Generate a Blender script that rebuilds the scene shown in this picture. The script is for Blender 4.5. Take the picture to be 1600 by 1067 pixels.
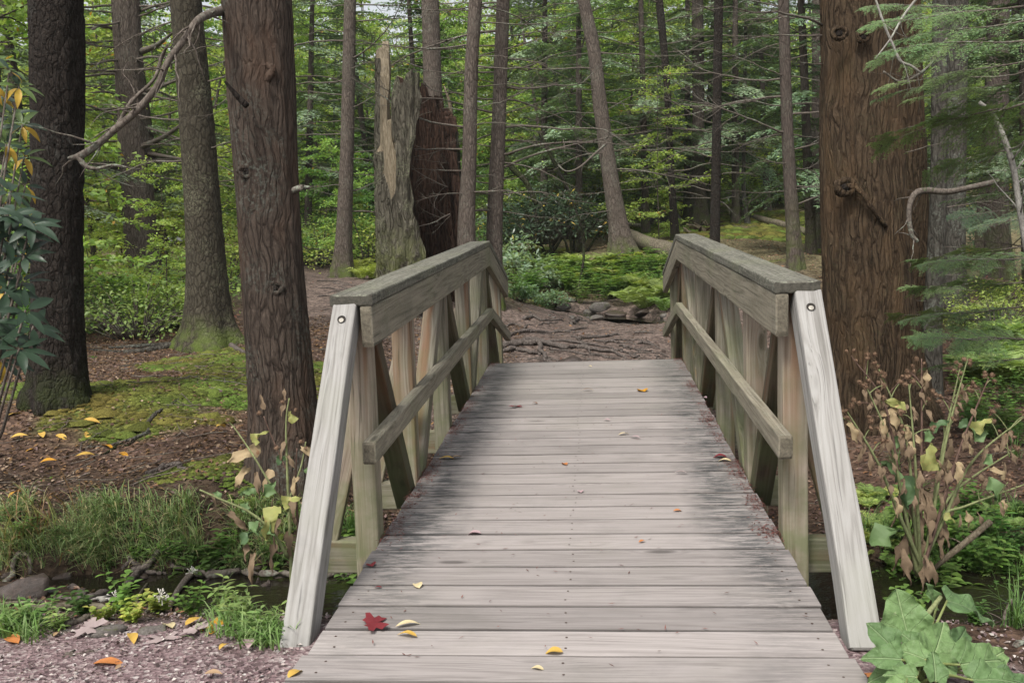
import bpy, math, random
import numpy as np
from mathutils import Vector, Matrix

for o in list(bpy.data.objects): bpy.data.objects.remove(o)
SC = bpy.context.scene
COL = SC.collection
random.seed(7); RS = np.random.RandomState(7)
PI = math.pi

# ------------------------------------------------------------------ camera
CAM_LOC = np.array([0.0974, -2.572, 1.198])
PITCH, ROLL, YAW, FPX = 0.100, 0.0348, 0.0934, 1409.9
_fw = np.array([-math.sin(YAW)*math.cos(PITCH), math.cos(YAW)*math.cos(PITCH), -math.sin(PITCH)])
_r = np.array([math.cos(YAW), math.sin(YAW), 0.0]); _u = np.cross(_r, _fw)
CR = math.cos(ROLL)*_r - math.sin(ROLL)*_u
CU = math.sin(ROLL)*_r + math.cos(ROLL)*_u
CF = _fw
cam = bpy.data.cameras.new('camera'); co = bpy.data.objects.new('camera', cam); COL.objects.link(co)
M = Matrix(((CR[0], CU[0], -CF[0], CAM_LOC[0]), (CR[1], CU[1], -CF[1], CAM_LOC[1]), (CR[2], CU[2], -CF[2], CAM_LOC[2]), (0, 0, 0, 1)))
co.matrix_world = M
cam.sensor_width = 36; cam.lens = FPX/1600*36; cam.clip_start = .05; cam.clip_end = 600
SC.camera = co
def P(px, py, d):                    # a point d metres in front of the camera
    return CAM_LOC + d*(CF + CR*(px-800)/FPX - CU*(py-533.5)/FPX)

# ------------------------------------------------------------------ light
SUN_EL, SUN_AZ = math.radians(56), math.radians(200)      # azimuth measured from +Y clockwise
world = bpy.data.worlds.new("World"); SC.world = world; world.use_nodes = True
wn = world.node_tree; wn.nodes.clear()
sky = wn.nodes.new('ShaderNodeTexSky'); sky.sky_type = 'NISHITA'; sky.sun_disc = False
sky.sun_elevation = SUN_EL; sky.sun_rotation = SUN_AZ; sky.dust_density = 4; sky.air_density = 1.0
hs = wn.nodes.new('ShaderNodeHueSaturation'); hs.inputs['Saturation'].default_value = .22; hs.inputs['Value'].default_value = 1.0
bg = wn.nodes.new('ShaderNodeBackground'); bg.inputs['Strength'].default_value = 0.135
wo = wn.nodes.new('ShaderNodeOutputWorld')
wn.links.new(sky.outputs[0], hs.inputs['Color']); wn.links.new(hs.outputs[0], bg.inputs[0]); wn.links.new(bg.outputs[0], wo.inputs[0])
sl = bpy.data.lights.new('sun', 'SUN'); sl.energy = 2.3; sl.angle = math.radians(14); sl.color = (1, .95, .88)
so = bpy.data.objects.new('sun', sl); COL.objects.link(so)
_sd = Vector((math.sin(SUN_AZ)*math.cos(SUN_EL), math.cos(SUN_AZ)*math.cos(SUN_EL), math.sin(SUN_EL)))
so.rotation_euler = _sd.to_track_quat('Z', 'Y').to_euler(); so.location = (0, -3, 20)
SC.view_settings.view_transform = 'Standard'; SC.view_settings.look = 'None'
SC.view_settings.exposure = 0.74; SC.view_settings.gamma = 1
SC.cycles.max_bounces = 6; SC.cycles.diffuse_bounces = 4; SC.cycles.transmission_bounces = 4
SC.cycles.use_denoising = True

# ------------------------------------------------------------------ noise
def _hash(ix, iy, iz, s):
    h = (ix.astype(np.int64)*374761393 + iy.astype(np.int64)*668265263 + iz.astype(np.int64)*2147483647 + s*1442695041) & 0xffffffff
    h = ((h ^ (h >> 13))*1274126177) & 0xffffffff
    h = ((h ^ (h >> 16))*2246822519) & 0xffffffff
    return ((h ^ (h >> 15)) & 0xffffff)/float(0xffffff)
def vnoise(x, y, z=0.0, s=0):
    x, y, z = np.broadcast_arrays(np.asarray(x, float), np.asarray(y, float), np.asarray(z, float))
    ix, iy, iz = np.floor(x), np.floor(y), np.floor(z)
    fx, fy, fz = x-ix, y-iy, z-iz
    fx = fx*fx*(3-2*fx); fy = fy*fy*(3-2*fy); fz = fz*fz*(3-2*fz)
    r = 0
    for a in (0, 1):
        for b in (0, 1):
            for c in (0, 1):
                w = (fx if a else 1-fx)*(fy if b else 1-fy)*(fz if c else 1-fz)
                r = r + w*_hash(ix+a, iy+b, iz+c, s)
    return r*2-1
def fbm(x, y, z=0.0, o=4, s=0):
    r = 0; a = 1; t = 0
    for i in range(o):
        r = r + a*vnoise(np.asarray(x)*2**i, np.asarray(y)*2**i, np.asarray(z)*2**i, s+i*17); t += a; a *= .5
    return r/t
def sstep(a, b, x):
    t = np.clip((np.asarray(x, float)-a)/(b-a), 0, 1); return t*t*(3-2*t)

# ------------------------------------------------------------------ object helpers
def tag(o, label=None, cat=None, group=None, kind=None):
    if label: o['label'] = label
    if cat: o['category'] = cat
    if group: o['group'] = group
    if kind: o['kind'] = kind
    return o
def empty(name, loc, label=None, cat=None, group=None):
    o = bpy.data.objects.new(name, None); COL.objects.link(o); o.location = loc; o.empty_display_size = .1
    return tag(o, label, cat, group)
def mesh_np(name, v, f, mat=None, col=None, smooth=False, mats=None, mi=None):
    """v (N,3), f (M,k) or list of faces"""
    me = bpy.data.meshes.new(name)
    v = np.asarray(v, np.float32)
    if isinstance(f, np.ndarray):
        n, k = f.shape
        me.vertices.add(len(v)); me.vertices.foreach_set('co', v.ravel())
        me.loops.add(n*k); me.loops.foreach_set('vertex_index', f.astype(np.int32).ravel())
        me.polygons.add(n); me.polygons.foreach_set('loop_start', np.arange(0, n*k, k, dtype=np.int32))
        me.update(calc_edges=True)
    else:
        me.from_pydata(v.tolist(), [], f); me.update()
    if col is not None:
        a = me.color_attributes.new('Col', 'FLOAT_COLOR', 'POINT')
        c = np.ones((len(v), 4), np.float32); c[:, :3] = col; a.data.foreach_set('color', c.ravel())
    if smooth: me.polygons.foreach_set('use_smooth', np.ones(len(me.polygons), bool))
    for m in (mats or ([mat] if mat else [])): me.materials.append(m)
    if mi is not None: me.polygons.foreach_set('material_index', np.asarray(mi, np.int32))
    return me
def link(name, me, parent=None, loc=None, rot=None, scale=None):
    o = bpy.data.objects.new(name, me); COL.objects.link(o)
    if parent is not None: o.parent = parent
    if loc is not None: o.location = loc
    if rot is not None: o.rotation_euler = rot
    if scale is not None: o.scale = scale if hasattr(scale, '__len__') else (scale,)*3
    return o
def at_parent(o, parent):            # keep world coords while parenting to an unrotated empty
    o.parent = parent; o.location = Vector(o.location)-parent.location
    return o
def tube(pts, rad, n=8, cap=True, disp=None, seed=0):
    """tapered tube along pts; returns verts, quads"""
    pts = np.asarray(pts, float); m = len(pts); rad = np.broadcast_to(np.asarray(rad, float), (m,))
    t = np.gradient(pts, axis=0); t /= np.linalg.norm(t, axis=1)[:, None]+1e-9
    ref = np.array([1., 0, 0]) if abs(t[0][0]) < .8 else np.array([0, 1., 0])
    u = np.cross(t, np.cross(ref, t)); u /= np.linalg.norm(u, axis=1)[:, None]+1e-9
    w = np.cross(t, u)
    a = np.linspace(0, 2*PI, n, endpoint=False)
    rr = np.repeat(rad[:, None], n, 1)
    if disp is not None: rr = rr*(1+disp(np.arange(m)[:, None]*np.ones(n), a[None]*np.ones((m, 1))))
    v = pts[:, None]+rr[..., None]*(np.cos(a)[None, :, None]*u[:, None]+np.sin(a)[None, :, None]*w[:, None])
    i = np.arange(m-1)[:, None]*n; j = np.arange(n)[None]; k = (j+1) % n
    f = np.stack([i+j, i+k, i+n+k, i+n+j], -1).reshape(-1, 4)
    v = v.reshape(-1, 3)
    if cap:                       # collapsed quads close the ends
        v = np.vstack([v, pts[0], pts[-1]]); c0, c1 = len(v)-2, len(v)-1
        jj = np.arange(0, n, 1); kk = (jj+1) % n
        f = np.vstack([f, np.stack([kk, jj, np.full(n, c0), np.full(n, c0)], -1), np.stack([(m-1)*n+jj, (m-1)*n+kk, np.full(n, c1), np.full(n, c1)], -1)])
    return v, f
def fixquads(f):                 # quads with a doubled last index -> keep as list of mixed faces
    return [tuple(q[:3]) if q[2] == q[3] else tuple(q) for q in f.tolist()]
def join(parts):
    vs, fs, n = [], [], 0
    for v, f in parts:
        vs.append(v); fs.append(np.asarray(f)+n); n += len(v)
    return np.vstack(vs), np.vstack(fs)
def tube_mesh(name, tubes, mat, smooth=True, col=None):
    v, f = join(tubes); return mesh_np(name, v, fixquads(f), mat, smooth=smooth, col=col)
def smooth_path(pts, n):
    pts = np.asarray(pts, float); m = len(pts)
    if m < 3: return pts[0]+(pts[-1]-pts[0])*np.linspace(0, 1, n)[:, None]
    q = np.vstack([2*pts[0]-pts[1], pts, 2*pts[-1]-pts[-2]])
    s = np.linspace(0, m-1-1e-6, n); i = np.floor(s).astype(int); t = (s-i)[:, None]
    a, b, c, d = q[i], q[i+1], q[i+2], q[i+3]
    return .5*((2*b)+(c-a)*t+(2*a-5*b+4*c-d)*t*t+(3*b-a-3*c+d)*t**3)

# ------------------------------------------------------------------ materials
class NT:
    def __init__(s, name):
        s.m = bpy.data.materials.new(name); s.m.use_nodes = True; s.t = s.m.node_tree; s.t.nodes.clear()
        s.out = s.n('ShaderNodeOutputMaterial')
    def n(s, ty, **kw):
        nd = s.t.nodes.new(ty)
        for k, v in kw.items():
            if k[0] == '_': nd.inputs[k[1:].replace('_', ' ')].default_value = v
            else: setattr(nd, k, v)
        return nd
    def l(s, a, b): s.t.links.new(a, b)
    def set(s, sock, v):
        if isinstance(v, bpy.types.NodeSocket): s.l(v, sock)
        elif isinstance(v, (tuple, list)) and len(v) == 3 and sock.type == 'RGBA': sock.default_value = (*v, 1)
        else: sock.default_value = v
    def math(s, op, a, b=None, c=None, clamp=False):
        nd = s.n('ShaderNodeMath', operation=op); nd.use_clamp = clamp
        for i, x in enumerate((a, b, c)):
            if x is not None: s.set(nd.inputs[i], x)
        return nd.outputs[0]
    def vmath(s, op, a, b=None, sc=None):
        nd = s.n('ShaderNodeVectorMath', operation=op); s.set(nd.inputs[0], a)
        if b is not None: s.set(nd.inputs[1], b)
        if sc is not None: s.set(nd.inputs['Scale'], sc)
        return nd.outputs[0]
    def mix(s, f, a, b, mode='MIX'):
        nd = s.n('ShaderNodeMix', data_type='RGBA', blend_type=mode); s.set(nd.inputs[0], f); s.set(nd.inputs[6], a); s.set(nd.inputs[7], b)
        return nd.outputs[2]
    def noise(s, vec, scale, detail=4, rough=.6, dist=0, out=0):
        nd = s.n('ShaderNodeTexNoise'); nd.inputs['Scale'].default_value = scale; nd.inputs['Detail'].default_value = detail
        nd.inputs['Roughness'].default_value = rough; nd.inputs['Distortion'].default_value = dist; s.l(vec, nd.inputs['Vector'])
        return nd.outputs[out]
    def vor(s, vec, scale, feature='F1', rnd=1, out=0):
        nd = s.n('ShaderNodeTexVoronoi', feature=feature); nd.inputs['Scale'].default_value = scale; nd.inputs['Randomness'].default_value = rnd
        s.l(vec, nd.inputs['Vector']); return nd.outputs[out]
    def ramp(s, fac, stops):
        nd = s.n('ShaderNodeValToRGB'); s.l(fac, nd.inputs[0]); e = nd.color_ramp.elements
        while len(e) < len(stops): e.new(.5)
        for i, (p, c) in enumerate(stops):
            e[i].position = p; c = c if hasattr(c, '__len__') else (c, c, c); e[i].color = (*c, 1)
        return nd.outputs[0]
    def mr(s, v, a, b, c=0., d=1.):
        nd = s.n('ShaderNodeMapRange'); s.l(v, nd.inputs[0])
        for i, x in enumerate((a, b, c, d)): nd.inputs[i+1].default_value = x
        nd.clamp = True; return nd.outputs[0]
    def mapping(s, vec, scale=(1, 1, 1), loc=(0, 0, 0)):
        nd = s.n('ShaderNodeMapping'); s.l(vec, nd.inputs[0]); nd.inputs['Scale'].default_value = scale; nd.inputs['Location'].default_value = loc
        return nd.outputs[0]
    def objvec(s, spread=37.0):
        tc = s.n('ShaderNodeTexCoord'); oi = s.n('ShaderNodeObjectInfo')
        cx = s.n('ShaderNodeCombineXYZ'); r = oi.outputs['Random']
        s.l(s.math('MULTIPLY', r, spread), cx.inputs[0]); s.l(s.math('MULTIPLY', r, spread*1.7), cx.inputs[1]); s.l(s.math('MULTIPLY', r, spread*.6), cx.inputs[2])
        s.rand = r
        return s.vmath('ADD', tc.outputs['Object'], cx.outputs[0])
    def pos(s): return s.n('ShaderNodeNewGeometry').outputs['Position']
    def bump(s, h, strength=.4, dist=.01, normal=None):
        nd = s.n('ShaderNodeBump'); nd.inputs['Strength'].default_value = strength; nd.inputs['Distance'].default_value = dist
        s.l(h, nd.inputs['Height'])
        if normal is not None: s.l(normal, nd.inputs['Normal'])
        return nd.outputs[0]
    def finish(s, color, rough=.85, normal=None, spec=.3):
        b = s.n('ShaderNodeBsdfPrincipled'); s.set(b.inputs['Base Color'], color); s.set(b.inputs['Roughness'], rough)
        b.inputs['Specular IOR Level'].default_value = spec
        if normal is not None: s.l(normal, b.inputs['Normal'])
        s.b = b; s.l(b.outputs[0], s.out.inputs[0]); return s.m

def wood_mat(name, light, mid, dark, K=.72, algae=(.10, .11, .05), algae_amt=.3, black_amt=.2, streak=None, lichen=0.0, knots=True, deck=False, low_green=False):
    """weathered timber; the grain runs along local X"""
    light, mid, dark = [tuple(x*K for x in c) for c in (light, mid, dark)]
    if streak: streak = tuple(x*K for x in streak)
    s = NT(name); v = s.objvec()
    obj = None
    for nd in s.t.nodes:
        if nd.type == 'TEX_COORD': obj = nd.outputs['Object']
    warp = s.noise(s.mapping(v, (1.3, 5, 5)), 1.0, 3, .5, out=1)
    v2 = s.vmath('ADD', v, s.vmath('SCALE', s.vmath('SUBTRACT', warp, (.5, .5, .5)), sc=.05))
    kn = s.vor(s.mapping(v2, (1.6, 6, 6)), 1.0, out=0)
    kring = s.math('MULTIPLY', s.mr(kn, .0, .34, 1, 0), 1.0)
    vk = v2
    if knots:
        cx = s.n('ShaderNodeCombineXYZ'); s.l(s.math('MULTIPLY', s.math('POWER', kring, 2), .05), cx.inputs[1]); s.l(s.math('MULTIPLY', s.math('POWER', kring, 2), .05), cx.inputs[2])
        vk = s.vmath('ADD', v2, cx.outputs[0])
    grain = s.noise(s.mapping(vk, (1.2, 45, 45)), 1.0, 6, .65)
    fine = s.noise(s.mapping(v, (6, 240, 240)), 1.0, 3, .6)
    rings = s.noise(s.mapping(vk, (.5, 14, 14)), 1.0, 2, .5)
    ringw = s.math('SINE', s.math('MULTIPLY', rings, 60))
    big = s.noise(s.mapping(v, (1, 2.5, 2.5)), 1.3, 4, .6)
    g = s.math('ADD', s.math('MULTIPLY', grain, .62), s.math('MULTIPLY', s.mr(ringw, -1, 1), .16))
    g = s.math('ADD', g, s.math('MULTIPLY', fine, .22))
    c = s.ramp(g, [(.28, dark), (.46, mid), (.70, light)])
    if streak: c = s.mix(s.mr(s.noise(s.mapping(vk, (.5, 16, 16)), 1.0, 2, .5), .52, .66, 0, .85), c, streak)
    c = s.mix(s.mr(s.noise(s.mapping(vk, (1.5, 70, 70)), 1.0, 3, .6), .60, .72, 0, .35 if deck else .75), c, tuple(x*.33 for x in dark))
    if knots:
        kc = s.mr(kn, .05, .12, 1, 0)
        c = s.mix(s.math('MULTIPLY', kc, .8), c, tuple(x*.45 for x in dark))
    p = s.pos()
    stain = s.noise(p, 2.6, 5, .62)
    c = s.mix(s.mr(s.noise(p, 1.7, 4, .6), .50, .72, 0, algae_amt), c, algae)
    if low_green:
        sz = s.n('ShaderNodeSeparateXYZ'); s.l(p, sz.inputs[0])
        c = s.mix(s.math('MULTIPLY', s.mr(sz.outputs[2], .95, .15), s.mr(s.noise(p, 6, 4, .6), .32, .62, 0, .75)), c, algae)
    c = s.mix(s.mr(stain, .52, .74, 0, black_amt), c, (.035, .036, .034))
    if lichen:
        ln = s.noise(p, 48, 6, .78)
        c = s.mix(s.mr(ln, .52, .60, 0, lichen), c, (.25, .26, .20)); c = s.mix(s.mr(s.noise(p, 70, 5, .75), .54, .62, 0, lichen), c, (.035, .036, .03))
    if deck:
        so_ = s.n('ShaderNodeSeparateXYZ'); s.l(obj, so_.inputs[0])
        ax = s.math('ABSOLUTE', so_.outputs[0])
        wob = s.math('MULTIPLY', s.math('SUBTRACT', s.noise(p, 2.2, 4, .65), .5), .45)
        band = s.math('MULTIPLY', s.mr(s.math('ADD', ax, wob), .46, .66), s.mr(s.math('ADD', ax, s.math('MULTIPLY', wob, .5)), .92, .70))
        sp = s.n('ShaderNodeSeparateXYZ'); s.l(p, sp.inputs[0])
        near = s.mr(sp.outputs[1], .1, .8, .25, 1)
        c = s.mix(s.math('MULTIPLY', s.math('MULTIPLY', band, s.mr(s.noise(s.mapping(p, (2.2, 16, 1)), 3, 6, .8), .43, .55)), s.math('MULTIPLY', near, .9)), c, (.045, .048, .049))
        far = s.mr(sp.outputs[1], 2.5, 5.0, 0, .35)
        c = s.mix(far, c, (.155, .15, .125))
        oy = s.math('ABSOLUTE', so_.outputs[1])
        c = s.mix(s.mr(oy, .0770, .0795, 0, .55), c, (.022, .018, .016))  # board edges coloured dark: shade of the gaps painted in, with gathered dirt
        s.rv = s.mr(s.rand, 0, 1, .80, 1.14)
        vm = s.n('ShaderNodeHueSaturation'); s.l(c, vm.inputs['Color']); s.l(s.rv, vm.inputs['Value']); c = vm.outputs[0]
    # end grain
    nrm = s.n('ShaderNodeTexCoord').outputs['Normal']; sn = s.n('ShaderNodeSeparateXYZ'); s.l(nrm, sn.inputs[0])
    eg = s.mr(s.math('ABSOLUTE', sn.outputs[0]), .7, .9)
    ec = s.ramp(s.noise(v, 70, 4, .7), [(.3, tuple(x*.35 for x in mid)), (.7, tuple(x*.9 for x in mid))])
    c = s.mix(eg, c, ec)
    h = s.math('ADD', s.math('MULTIPLY', grain, .7), s.math('MULTIPLY', fine, .35))
    nb = s.bump(h, .55, .006)
    return s.finish(c, .86, nb, .2)

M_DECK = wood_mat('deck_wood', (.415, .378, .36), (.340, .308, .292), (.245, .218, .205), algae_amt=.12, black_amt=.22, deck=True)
M_BRACE = wood_mat('silver_wood', (.52, .51, .485), (.41, .395, .37), (.20, .19, .17), algae_amt=.4, black_amt=.3, algae=(.20, .21, .155), K=.60)
M_CAP = wood_mat('rail_cap_wood', (.25, .24, .20), (.15, .142, .115), (.06, .055, .045), algae_amt=.5, black_amt=.4, algae=(.13, .14, .075), lichen=.75)
M_BEAM = wood_mat('rail_beam_wood', (.40, .36, .28), (.27, .24, .18), (.12, .11, .08), algae_amt=.5, black_amt=.3, algae=(.15, .165, .085), lichen=.3)
M_POST = wood_mat('post_wood', (.37, .335, .27), (.25, .22, .175), (.12, .095, .07), algae_amt=.45, black_amt=.25, algae=(.115, .13, .06), streak=(.23, .12, .07), low_green=True)
M_POST2 = wood_mat('post_wood_light', (.50, .43, .35), (.37, .305, .24), (.2, .145, .105), algae_amt=.25, black_amt=.12, algae=(.13, .15, .07), streak=(.27, .155, .095), low_green=True)
M_DIAG = wood_mat('brace_wood_dark', (.17, .14, .10), (.105, .08, .055), (.05, .036, .025), algae_amt=.5, black_amt=.2, algae=(.085, .10, .045), streak=(.13, .065, .035), low_green=True)

def bark_mat(name, ridge, furrow, scale=9, stretch=.22, moss=None, moss_amt=0, moss_h=1.0, lichen=0.0, lichen_c=(.24, .28, .24), bump=.9, dist=.03, red=None):
    ridge = tuple(x*.74 for x in ridge); furrow = tuple(x*.8 for x in furrow)
    s = NT(name); tc = s.n('ShaderNodeTexCoord'); v = tc.outputs['Object']
    w1 = s.vmath('SCALE', s.vmath('SUBTRACT', s.noise(v, 2.5, 2, .6, out=1), (.5, .5, .5)), sc=.12)
    w2 = s.vmath('SCALE', s.vmath('SUBTRACT', s.noise(s.mapping(v, (1, 1, .35)), scale*1.3, 4, .65, out=1), (.5, .5, .5)), sc=.42/scale)
    v = s.vmath('ADD', s.vmath('ADD', v, w1), w2)
    m = s.mapping(v, (scale, scale, scale*stretch))
    n1 = s.noise(m, 2.6, 7, .72, .2)
    vo = s.vor(m, 2.2, 'DISTANCE_TO_EDGE'); crack = s.mr(vo, 0, .2)
    vo2 = s.mr(s.vor(s.mapping(v, (scale*2.2, scale*2.2, scale*stretch*3)), 2.0, 'DISTANCE_TO_EDGE'), 0, .25)
    fib = s.noise(s.mapping(v, (70, 70, 12)), 1, 5, .7)
    h = s.math('ADD', s.math('MULTIPLY', s.math('MULTIPLY', crack, s.mr(n1, .3, .66, .35, 1)), .62), s.math('MULTIPLY', fib, .30))
    h = s.math('ADD', h, s.math('MULTIPLY', vo2, .16))
    h = s.math('ADD', h, s.math('MULTIPLY', s.math('SUBTRACT', s.noise(s.mapping(tc.outputs['Object'], (1, 1, .5)), 55, 6, .8), .5), .5))
    c = s.ramp(h, [(.12, furrow), (.48, tuple((a+b)/2 for a, b in zip(ridge, furrow))), (.85, ridge)])
    c = s.mix(s.mr(s.noise(v, 2.2, 3, .5), .35, .7, 0, .45), c, tuple(x*.6 for x in ridge))
    if red: c = s.mix(s.mr(s.noise(s.mapping(v, (5, 5, 1.5)), 1, 4, .6), .5, .68, 0, .6), c, red)
    if lichen: c = s.mix(s.math('MULTIPLY', s.mr(s.noise(v, 3.1, 3, .5), .5, .62), s.mr(s.noise(v, 45, 4, .7), .48, .62, 0, lichen)), c, lichen_c)
    if moss:
        sp = s.n('ShaderNodeSeparateXYZ'); s.l(tc.outputs['Object'], sp.inputs[0])
        f = s.math('MULTIPLY', s.mr(sp.outputs[2], moss_h, 0), s.mr(s.noise(v, 5, 5, .65), .40, .56, 0, moss_amt))
        c = s.mix(f, c, moss)
    return s.finish(c, .95, s.bump(h, bump, dist), .1)
MOSS = (.085, .12, .022)
M_BARK_DARK = bark_mat('bark_dark_furrowed', (.062, .051, .043), (.012, .009, .008), 14, .38, moss=(.035, .045, .015), moss_amt=.8, moss_h=.35, lichen=.25, lichen_c=(.10, .11, .10))
M_BARK_HEM = bark_mat('bark_hemlock', (.145, .112, .090), (.022, .016, .013), 15, .13, lichen=.3, lichen_c=(.22, .26, .22), red=(.105, .066, .046), dist=.022)
M_BARK_BIG = bark_mat('bark_big_hemlock', (.165, .116, .074), (.020, .013, .009), 13, .09, red=(.13, .082, .045), lichen=.12, lichen_c=(.14, .16, .08), bump=1, dist=.035)
M_BARK_BIRCH = bark_mat('bark_scaly_mossy', (.105, .092, .068), (.022, .018, .013), 10, .4, moss=MOSS, moss_amt=.8, moss_h=.4, lichen=.75, lichen_c=(.15, .15, .10), dist=.014)
M_BARK_MID = bark_mat('bark_grey_brown', (.225, .185, .155), (.045, .035, .029), 14, .2, moss=MOSS, moss_amt=.9, moss_h=.5, lichen=.35, lichen_c=(.24, .25, .2), dist=.018)
M_BARK_FAR = bark_mat('bark_far', (.16, .13, .11), (.045, .035, .03), 12, .22, moss=MOSS, moss_amt=.5, moss_h=1.2, lichen=.3, lichen_c=(.18, .2, .15), dist=.015)
M_BARK_GREY = bark_mat('bark_lichen_grey', (.14, .13, .11), (.035, .03, .025), 11, .22, lichen=.6, lichen_c=(.22, .25, .21), dist=.02)
M_TWIG = bark_mat('dead_branch_bark', (.22, .19, .16), (.07, .055, .045), 20, .5, lichen=.7, lichen_c=(.26, .30, .24), dist=.004, bump=.5)
M_STUMP = bark_mat('stump_bark', (.22, .20, .155), (.035, .03, .022), 9, .15, moss=(.16, .19, .05), moss_amt=.85, moss_h=1.3, lichen=.6, lichen_c=(.26, .28, .17), bump=1, dist=.04)
M_ROT = bark_mat('rotten_red_wood', (.135, .082, .060), (.022, .013, .010), 9, .12, bump=1, dist=.04)
M_BAREWOOD = bark_mat('bare_stump_wood', (.38, .32, .23), (.14, .11, .07), 14, .08, bump=.8, dist=.015)
M_ROOT = bark_mat('root_bark', (.21, .18, .16), (.045, .035, .03), 12, .6, dist=.01, bump=.6)
M_LOG = bark_mat('mossy_log', (.26, .23, .17), (.08, .065, .045), 9, .4, lichen=.8, lichen_c=(.16, .2, .07), dist=.01)

def leaf_mat(name, rough=.5, trans=.3, spec=.35, tint=(1, 1, 1), vary=.18, sat=1.0):
    s = NT(name); at = s.n('ShaderNodeAttribute', attribute_name='Col'); oi = s.n('ShaderNodeObjectInfo')
    hv = s.n('ShaderNodeHueSaturation'); s.l(at.outputs['Color'], hv.inputs['Color']); s.l(s.mr(oi.outputs['Random'], 0, 1, 1-vary, 1+vary), hv.inputs['Value'])
    s.l(s.mr(s.math('FRACT', s.math('MULTIPLY', oi.outputs['Random'], 7.3)), 0, 1, .485, .515), hv.inputs['Hue']); hv.inputs['Saturation'].default_value = sat
    c = s.mix(1.0, hv.outputs[0], tint, 'MULTIPLY')
    s.finish(c, rough, None, spec)
    tr = s.n('ShaderNodeBsdfTranslucent'); s.l(s.mix(1.0, c, (1.15, 1.2, .6), 'MULTIPLY'), tr.inputs[0])
    mx = s.n('ShaderNodeMixShader'); mx.inputs[0].default_value = trans
    s.l(s.b.outputs[0], mx.inputs[1]); s.l(tr.outputs[0], mx.inputs[2]); s.l(mx.outputs[0], s.out.inputs[0])
    return s.m
M_LEAF = leaf_mat('leaf_green', trans=.45)
M_NEEDLE = leaf_mat('hemlock_needles', .6, .2, .25)
M_GLOSS = leaf_mat('glossy_leaf', .32, .08, .5)
M_DRY = leaf_mat('dry_leaf', .85, .12, .15, vary=.25)
M_GRASS = leaf_mat('grass_blade', .6, .25, .25)

# ------------------------------------------------------------------ terrain
_cp = []      # control points x, y, z
def _g(px, py, d): _cp.append(P(px, py, d))
for t in [(200, 785, 4.9), (40, 790, 4.9), (400, 790, 4.8), (200, 700, 6), (30, 700, 6), (400, 720, 5), (90, 625, 6.6), (330, 640, 6.6), (200, 590, 8), (325, 545, 10), (60, 560, 9.5), (440, 560, 9),
          (560, 560, 9.5), (650, 520, 11), (550, 470, 14), (500, 436, 17), (545, 436, 16.2), (680, 445, 14.5), (600, 430, 19), (620, 400, 24), (480, 400, 24),
          (850, 565, 9.6), (1000, 562, 9.6), (920, 520, 12), (850, 490, 14.5), (1030, 488, 14.5), (930, 440, 18.5), (1030, 440, 18.0), (830, 430, 19.5), (870, 412, 20), (975, 405, 19), (1090, 400, 19), (900, 392, 23), (1120, 378, 20), (1050, 365, 23), (1160, 340, 26), (1000, 330, 30), (1100, 322, 34), (1240, 425, 14), (1200, 400, 16), (1250, 345, 25), (1250, 312, 34), (1340, 480, 12),
          (1350, 645, 7.2), (1450, 600, 8), (1560, 590, 8), (1560, 450, 13), (1570, 440, 20), (1480, 700, 6), (1540, 820, 4.7), (1440, 860, 4.3), (1570, 940, 3.9), (1500, 1000, 3.5), (1590, 1030, 3.2), (1250, 600, 8.2), (1200, 520, 10.5),
          (140, 470, 15), (-100, 440, 18), (240, 430, 20), (-300, 560, 10), (-300, 640, 7)]: _g(*t)
for t in [(0, 12, -.1)]: _cp.append(np.array(t))
for x in (-9, -6, -4, -2.5, -1.2, 0, 1.2, 2.5, 4, 6, 9):
    for y in (-6, -3.5, -1.5, -.4): _cp.append(np.array([x, y, -.035]))
for x in (-1.0, 0, 1.0): _cp.append(np.array([x, .25, -.04])); _cp.append(np.array([x, 6.9, -.14])); _cp.append(np.array([x, 4.9, -.38])); _cp.append(np.array([x, 3.2, -.45])); _cp.append(np.array([x, 1.2, -.42]))
for x, z in ((-20, 2.0), (-8, 2.6), (5, 3.0), (16, 3.3), (30, 3.3)): _cp.append(np.array([x, 42, z])); _cp.append(np.array([x*1.5, 75, z+.8]))
for x, y, z in ((-14, 10, .9), (-16, 2, .2), (-16, -6, 0), (16, -6, 0), (12, 2, -.2), (14, 9, .2), (18, 20, 1.4), (-18, 24, 1.6), (26, 32, 2.2), (-30, 40, 2.5)): _cp.append(np.array([x, y, z]))
_cp = np.array(_cp)
def _phi(r): return np.sqrt(r*r+.6)
_A = _phi(np.linalg.norm(_cp[:, None, :2]-_cp[None, :, :2], axis=2))+np.eye(len(_cp))*(-.05)
_n = len(_cp); _Q = np.hstack([np.ones((_n, 1)), _cp[:, :2]])
_S = np.block([[_A, _Q], [_Q.T, np.zeros((3, 3))]])
_w = np.linalg.solve(_S, np.r_[_cp[:, 2], np.zeros(3)])
def stream_c(x):                     # centre line y of the near stream
    return 1.55+.12*np.sin(x*.9+.6)+.10*np.sin(x*2.3)-.06*np.clip(x, 0, 6)
WATER_Z = -.40
FSTREAM = None
def seg_d(x, y, pts):
    r = np.full(np.shape(x), 1e9)
    for (a, b) in zip(pts[:-1], pts[1:]):
        a = np.array(a, float); b = np.array(b, float); d = b-a; t = np.clip(((x-a[0])*d[0]+(y-a[1])*d[1])/(d@d), 0, 1)
        r = np.minimum(r, np.hypot(x-a[0]-t*d[0], y-a[1]-t*d[1]))
    return r
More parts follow.
